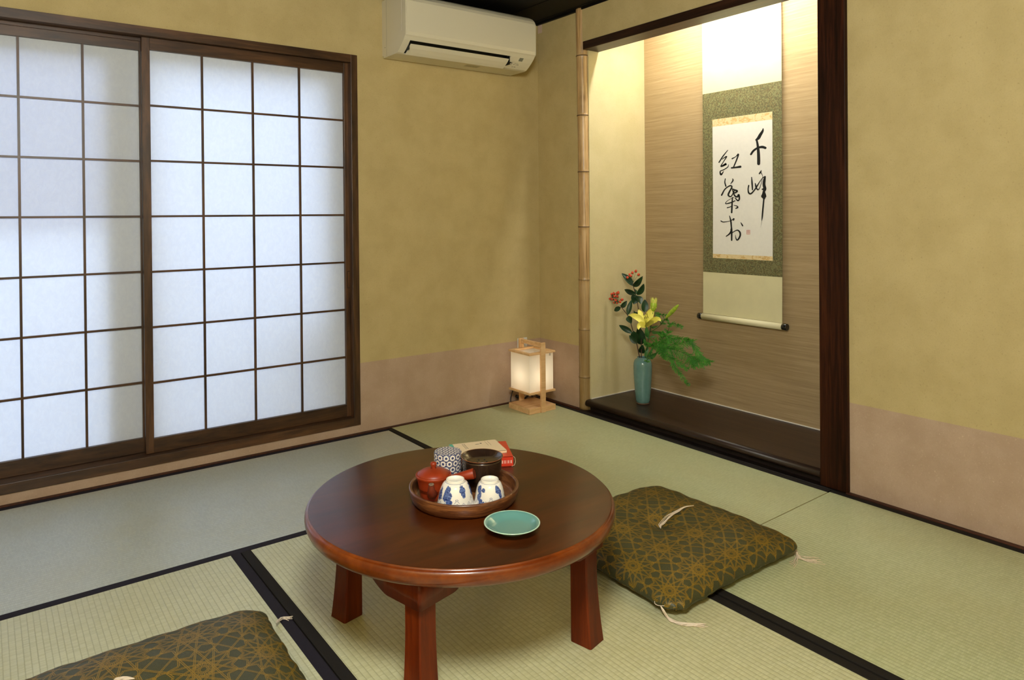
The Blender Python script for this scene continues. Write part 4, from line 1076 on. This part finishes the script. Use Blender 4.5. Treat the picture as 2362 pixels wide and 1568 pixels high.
for k in range(6):
    rr_, a = (0.0, 0) if k == 0 else (.0135, k*2*PI/5+.4)
    bm = nbm(); lathe(bm, [(0, .0006), (.0016 if k == 0 else .0026, .0006), (.0015 if k == 0 else .0026, 0)], (bc_.x+rr_*math.cos(a), bc_.y+rr_*math.sin(a), hz), 12); obj('drain_hole', bm, 'black_hole', o)
# cups
def cup(cx_, cy_, rrim, rfoot, h, mat_, label, u0):
    r = thing('teacup', label, 'cup', (cx_, cy_, FZ), 'blue and white porcelain cups upside down on the tray')
    bm = nbm(); hb = h-.0065; seg = 72; uvl = bm.loops.layers.uv.verify()
    prof_ = []
    for k in range(17):
        t = k/16; z = hb*t
        r_ = rfoot+.002+(rrim*.93-rfoot-.002)*(max(0, 1-t**1.8))**.56
        r_ += rrim*.07*max(0, 1-t/.4)**1.5
        prof_.append((r_, z))
    rows = []
    for r_, z in prof_: rows.append([bm.verts.new((cx_+r_*math.cos(2*PI*i/seg), cy_+r_*math.sin(2*PI*i/seg), FZ+.0002+z)) for i in range(seg)])
    for k in range(16):
        for i in range(seg):
            j = (i+1) % seg
            f = bm.faces.new((rows[k][i], rows[k][j], rows[k+1][j], rows[k+1][i])); f.smooth = True
            for lp, (kk, ii) in zip(f.loops, ((k, i), (k, i+1), (k+1, i+1), (k+1, i))):
                lp[uvl].uv = ((ii/seg-u0), prof_[kk][1]*.0585/hb*1.0)
    inner = [[bm.verts.new((cx_+(r_-.002)*math.cos(2*PI*i/seg), cy_+(r_-.002)*math.sin(2*PI*i/seg), FZ+.0002+z*.96)) for i in range(seg)] for r_, z in prof_]
    for k in range(16):
        for i in range(seg):
            j = (i+1) % seg; f = bm.faces.new((inner[k][j], inner[k][i], inner[k+1][i], inner[k+1][j])); f.smooth = True; f.material_index = 1
    for i in range(seg):
        j = (i+1) % seg; f = bm.faces.new((rows[0][j], rows[0][i], inner[0][i], inner[0][j])); f.material_index = 1
    f = bm.faces.new(rows[-1]); f.material_index = 1
    obj('bowl', bm, [mat_, 'porcelain'], r, recalc=False)
    bm = nbm(); lathe(bm, [(rfoot, hb-.0015), (rfoot+.0008, h-.0015), (rfoot, h), (rfoot-.0018, h), (rfoot-.0026, h-.0015), (rfoot-.0032, hb+.001), (0, hb+.001)], (cx_, cy_, FZ), 48)
    obj('foot_ring', bm, 'porcelain', r)
    return r
# u range 0..1 of the pattern starts at the left silhouette; direction to the camera
def u_off(cx_, cy_):
    a = math.atan2(CAM[1]-cy_, CAM[0]-cx_)/(2*PI)   # facing the camera
    return a-.25
cup(-1.8370, -1.8500, .0508, .0234, .0722, 'blue_white_cup', 'blue and white teacup upside down on the tray beside the red teapot', u_off(-1.8374, -1.8489))
cup(-1.7575, -1.8945, .0438, .0229, .0672, 'blue_white_cup_b', 'blue and white teacup upside down at the right front of the tray', u_off(-1.7567, -1.898))
bm = nbm()
# plate
pcx, pcy = -1.7965, -2.0406
pt = thing('small_plate', 'small turquoise celadon plate on the table in front of the tray', 'plate', (pcx, pcy, TZ))
bm = nbm(); lathe(bm, [(.034, .0005), (.036, .0035), (.048, .0085), (.060, .0145), (.0672, .0190), (.0672, .0205), (.0655, .0208), (.059, .0168), (.050, .0118), (.044, .0094), (.036, .0080), (0, .0072)], (pcx, pcy, TZ+.0004), 96); obj('dish', bm, 'celadon_plate', pt)
bm = nbm(); lathe(bm, [(.0668, .0185), (.0690, .0200), (.0688, .0212), (.0668, .0216), (.0655, .0206)], (pcx, pcy, TZ+.0004), 96); obj('plate_edge', bm, 'plate_rim', pt, label='pale glazed edge')
bm = nbm(); lathe(bm, [(.031, 0), (.034, 0), (.0352, .0036), (.031, .0036)], (pcx, pcy, TZ+.0004), 64); obj('foot_ring', bm, 'clay_foot', pt)

# ------------------------------------------------------------------ books
def book(corner, ang, Lx, Ly, z, th, cover, label, spine_mats=None):
    r = thing('book', label, 'book', (corner[0], corner[1], z))
    mt = Matrix.Translation((corner[0], corner[1], z)) @ Matrix.Rotation(ang, 4, 'Z')
    bm = nbm(); c = .0018
    box(bm, 0, Lx, 0, Ly, 0, c, mat=mt); box(bm, 0, Lx, 0, Ly, th-c, th, mat=mt); box(bm, 0, Lx, 0, c, 0, th, mat=mt)
    obj('cover', bm, cover, r)
    bm = nbm(); box(bm, .003, Lx-.003, c, Ly-.003, c, th-c, mat=mt); obj('pages', bm, 'book_pages', r)
    return r, mt
a = math.atan2(-.47, .88)
# red book: front right corner (-1.5235,-1.6935)
rc_ = (-1.5235-.152*.88, -1.6935+.152*.475)
rb, mt = book(rc_, a, .152, .15, TZ+.0005, .030, 'book_red', 'thick red book at the back of the table, under the cream one')
bm = nbm()
xq = .106
for wd in (.005, .002, .006, .006, .002, .006, .007):
    for k in range(3): box(bm, xq, xq+wd*.8, -.0003, 0, .010+k*.0035, .0115+k*.0035, mat=mt)
    box(bm, xq+wd*.3, xq+wd*.45, -.0003, 0, .010, .0185, mat=mt); xq += wd+.0016
obj('spine_lettering', bm, 'print_white', rb)
bm = nbm(); box(bm, 0, .152, 0.006, .008, .0300, .0304, mat=mt); obj('hinge_groove', bm, 'book_red', rb)
bm = nbm(); tube(bm, [mt @ Vector(p) for p in ((.151, .01, .029), (.159, .012, .022), (.161, .010, .010), (.156, .004, .002), (.147, -.002, .001))], .0006, 6); obj('bookmark_ribbon', bm, 'book_pages', rb)
a2 = math.atan2(-.043, .134)
wl = PT(1043, 1024.5, 2, .4045).to_2d(); wr = PT(1142, 1013, 2, .4045).to_2d(); dx_ = (wr-wl).normalized(); dy_ = Vector((-dx_.y, dx_.x))
c2 = wl - dy_*.112 - dx_*.012
wb, mt = book((c2.x, c2.y), math.atan2(dx_.y, dx_.x), (wr-wl).length+.012, .112, TZ+.0308, .0085, 'book_cream', 'cream book with teal spine end lying on top of the red book')
bm = nbm(); box(bm, 0, .012, 0.0, .112, .0085, .0087, mat=mt); obj('teal_spine', bm, 'book_teal', wb, label='teal strip along the spine')
bm = nbm()
for k, x in enumerate((.040, .046)):
    for m_ in range(6): box(bm, x, x+.0035, .096-m_*.0085, .0985-m_*.0085, .0085, .0087, mat=mt)
for x in (.118, .127): box(bm, x, x+.0007, .062, .104, .0085, .0087, mat=mt)
box(bm, .098, .104, .088, .093, .0085, .0087, mat=mt); box(bm, .080, .095, .084, .0855, .0085, .0087, mat=mt); box(bm, .083, .093, .0855, .087, .0085, .0087, mat=mt)
obj('cover_print', bm, 'print_dark', wb)

# ------------------------------------------------------------------ cushions
def star_segments(nx, ny):
    """12-fold rosettes on a square lattice, unit cell 1: straight strands from contact point to contact point"""
    segs = []
    for ix in range(-nx, nx+1):
        for iy in range(-ny, ny+1):
            c = Vector((ix, iy))
            def P(r_, a): return c+Vector((math.cos(R(a)), math.sin(R(a))))*r_
            for k in range(12):
                a = k*30
                segs.append([P(.5, a), P(.5, a+150)])
                segs.append([P(.5, a), P(.385, a+15), P(.5, a+30)])
                segs.append([P(.13, a), P(.06, a), P(.06, a+30)])
            for k in range(4):
                for sg_ in (1, -1):
                    a = 45+90*k-15*sg_              # contacts facing the gap
                    p = P(.5, a); d = Vector((math.cos(R(45+90*k)), math.sin(R(45+90*k))))
                    segs.append([p, p+d*.354])
                    d = Vector((math.cos(R(a-15*sg_)), math.sin(R(a-15*sg_)))); segs.append([p, p+d*.069])
    return segs
def cushion(center, ang, LX, LY, Hh, label, seed, uoff, tassels):
    rnd = random.Random(seed)
    cu = thing('floor_cushion', label, 'cushion', (center[0], center[1], 0), 'gold and green brocade floor cushions')
    mt = Matrix.Translation((center[0], center[1], 0)) @ Matrix.Rotation(ang, 4, 'Z')
    ph = [rnd.uniform(0, 6) for _ in range(8)]
    def top(s, t, lift=0.0):
        # s,t in -1..1
        sag = .040
        x = LX/2*s*(1-sag*(1-t*t)*abs(s)**3); y = LY/2*t*(1-sag*(1-s*s)*abs(t)**3)
        # rounded corners
        cr = max(0, abs(s)-.86)*max(0, abs(t)-.86)/.0196
        x -= math.copysign(.016*cr, s); y -= math.copysign(.016*cr, t)
        fs = max(0, 1-abs(s)**3.6)**.38; ft = max(0, 1-abs(t)**3.6)**.38
        h = .026+Hh*fs*ft
        h -= .020*math.exp(-((x*x+y*y)/.0016)) + .010*math.exp(-((x*x+y*y)/.012))
        e = max(abs(s), abs(t))
        h += .0025*math.sin(x*24+ph[0])*math.sin(y*21+ph[1])*(fs*ft)
        h += .0022*math.sin(s*19+ph[2])*max(0, abs(t)-.6)*2 + .0022*math.sin(t*21+ph[3])*max(0, abs(s)-.6)*2
        edge = .0030*(math.sin(s*14+ph[4])+.6*math.sin(s*31+ph[5]))*abs(t)**8
        edge2 = .0030*(math.sin(t*15+ph[6])+.6*math.sin(t*29+ph[7]))*abs(s)**8
        y += math.copysign(edge, t); x += math.copysign(edge2, s)
        # bulge of the side beyond the seam
        return Vector((x, y, h+lift))
    def bot(s, t):
        p = top(s, t); fs = max(0, 1-abs(s)**3.2)**.42; ft = max(0, 1-abs(t)**3.2)**.42
        p.z = .026-.0245*min(1, fs*ft*1.15); return p
    bm = nbm(); n = 72
    def warp(a): # denser near the rims
        q = a*2-1; return math.copysign(1-(1-abs(q))**1.7, q)
    grid(bm, lambda a, b_: mt @ top(warp(a), warp(b_)), n, n)
    grid(bm, lambda a, b_: mt @ bot(warp(a), warp(b_)), n, n, flip=True)
    bmesh.ops.remove_doubles(bm, verts=bm.verts, dist=1e-5)
    # brocade lines laid on the cloth
    cell = .147; hw = .00085; gap = .00155
    def fold(q, L):
        k = abs(q)/(L/2*1.04); sg_ = math.copysign(1, q)
        if k <= 1: return sg_*(1-(1-k)**1.22), False
        return sg_*(1-min(.14, (k-1)*.9)), True
    def surf(x, y, lift):
        (s, b1), (t, b2) = fold(x, LX), fold(y, LY); fn2 = bot if (b1 or b2) else top; d = .004
        s = max(-.9985, min(.9985, s)); t = max(-.9985, min(.9985, t))
        p = fn2(s, t); px_ = fn2(min(.999, s+d), t)-fn2(max(-.999, s-d), t); py_ = fn2(s, min(.999, t+d))-fn2(s, max(-.999, t-d))
        nn = px_.cross(py_)
        nn = nn.normalized() if nn.length > 1e-12 else Vector((0, 0, 1))
        if (nn.z < 0) != (b1 or b2): nn = -nn
        return mt @ (p+nn*lift)
    lim = (LX/2*1.04*1.10, LY/2*1.04*1.10)
    for sg in star_segments(3, 3):
        for k in range(len(sg)-1):
            a, b_ = sg[k]*cell+Vector(uoff), sg[k+1]*cell+Vector(uoff)
            if min(abs(a.x), abs(b_.x)) > lim[0] or min(abs(a.y), abs(b_.y)) > lim[1]: continue
            d = b_-a; L = d.length; d.normalize(); nn = Vector((-d.y, d.x)); m = max(1, int(L/.006))
            for off in (-gap, gap):
                pr = None
                for i in range(m+1):
                    q = a+d*(L*i/m)
                    if abs(q.x) > lim[0] or abs(q.y) > lim[1]: pr = None; continue
                    l = bm.verts.new(surf(q.x+nn.x*(off+hw), q.y+nn.y*(off+hw), .0005)); r_ = bm.verts.new(surf(q.x+nn.x*(off-hw), q.y+nn.y*(off-hw), .0005))
                    if pr:
                        f = bm.faces.new((pr[1], r_, l, pr[0])); f.material_index = 1; f.smooth = True
                    pr = (l, r_)
    bmesh.ops.delete(bm, geom=[v for v in bm.verts if not v.link_faces], context='VERTS')
    obj('cover', bm, ['cushion_cloth', 'cushion_gold'], cu, recalc=False)
    bm = nbm(); ring = []
    for side in range(4):
        for k in range(40):
            q = -1+2*k/40
            s, t = [(q, -1), (1, q), (-q, 1), (-1, -q)][side]
            ring.append(mt @ top(s, t))
    ring.append(ring[0].copy())
    tube(bm, ring, .0016, 6, cap=False); obj('seam_piping', bm, 'cushion_cloth', cu)
    # tassels
    for kind, path, spread, nst in tassels:
        bm = nbm(); path = [Vector(p) for p in path]
        if kind == 'spindle':
            inv = mt.inverted()
            for i, p in enumerate(path):
                q = inv @ p; h = top(max(-1, min(1, q.x/(LX/2))), max(-1, min(1, q.y/(LY/2)))).z
                p.z = h+(.003 if i == 0 else .008)
        for k in range(nst):
            o1 = Vector((rnd.uniform(-1, 1), rnd.uniform(-1, 1), rnd.uniform(0, .6)))
            pts = []
            n_ = len(path)
            for i, p in enumerate(path):
                f = (i/(n_-1))
                wob = spread*(f**.8) if kind != 'spindle' else spread*math.sin(PI*min(1, f*.95+.03))
                pts.append(p+Vector((o1.x*wob+rnd.uniform(-1, 1)*wob*.55, o1.y*wob+rnd.uniform(-1, 1)*wob*.55, o1.z*wob*.5)))
            tube(bm, catmull(pts, 5), .00085, 4, cap=False)
        obj('tassel', bm, 'tassel_thread', cu)
    return cu, top, mt
c1 = (-.968, -1.800)
Z0 = .0012
def F(u, v, z=Z0): return PT(u, v, 2, z)
cu, tp1, mt1 = cushion(c1, R(.5), .655, .640, .064, 'gold and green brocade cushion beside the table, in front of the alcove', 3, (.012, .035),
    [('spindle', [F(1524, 1212, .072), F(1523, 1203, .082), F(1527, 1197, .087), F(1545, 1190, .087), F(1562, 1184, .086), F(1580, 1176, .085), F(1600, 1171, .087)], .0065, 16),
     ('cord', [F(1510, 1386, .034), F(1511, 1392, .034), F(1518, 1396, .032), F(1530, 1397, .031), F(1540, 1395, .033), F(1551, 1388, .036)], .0008, 4),
     ('fringe', [F(1523, 1396, .031), F(1530, 1408, .020), F(1538, 1422, .004), F(1550, 1433, .002), F(1566, 1438), F(1590, 1441), F(1622, 1443)], .011, 14),
     ('cord', [F(1818, 1268, .030), F(1830, 1266, .028), F(1836, 1266, .022)], .0008, 3),
     ('fringe', [F(1831, 1265, .025), F(1838, 1272, .006), F(1840, 1282, .004), F(1850, 1288, .003), F(1865, 1292), F(1890, 1296)], .016, 12),
     ('fringe', [F(1838, 1270, .01), F(1838, 1286, .004), F(1832, 1297), F(1826, 1303)], .010, 6)])
c2 = (-2.538, -1.735)
cu2, tp2, mt2 = cushion(c2, R(-1.2), .640, .640, .075, 'gold and green brocade cushion in the left foreground, cut by the frame', 11, (.088, .026),
    [('fringe', [F(638, 1436, .022), F(644, 1430, .010), F(652, 1426, .004), F(672, 1426, .003)], .009, 9),
     ('spindle', [F(262, 1585, .085), F(272, 1574, .098), F(290, 1568, .100), F(310, 1566, .100)], .007, 12)])

# ------------------------------------------------------------------ world and view
w = bpy.data.worlds.new('sky'); bpy.context.scene.world = w; w.use_nodes = True
nt = w.node_tree; bg = nt.nodes['Background']
bg.inputs[0].default_value = (.70, .81, 1.0, 1); bg.inputs[1].default_value = 5.0
sc_ = bpy.context.scene
sc_.view_settings.view_transform = 'Standard'; sc_.view_settings.look = 'None'
sc_.view_settings.exposure = 0.0; sc_.view_settings.gamma = 1.0; sc_.view_settings.use_curve_mapping = False
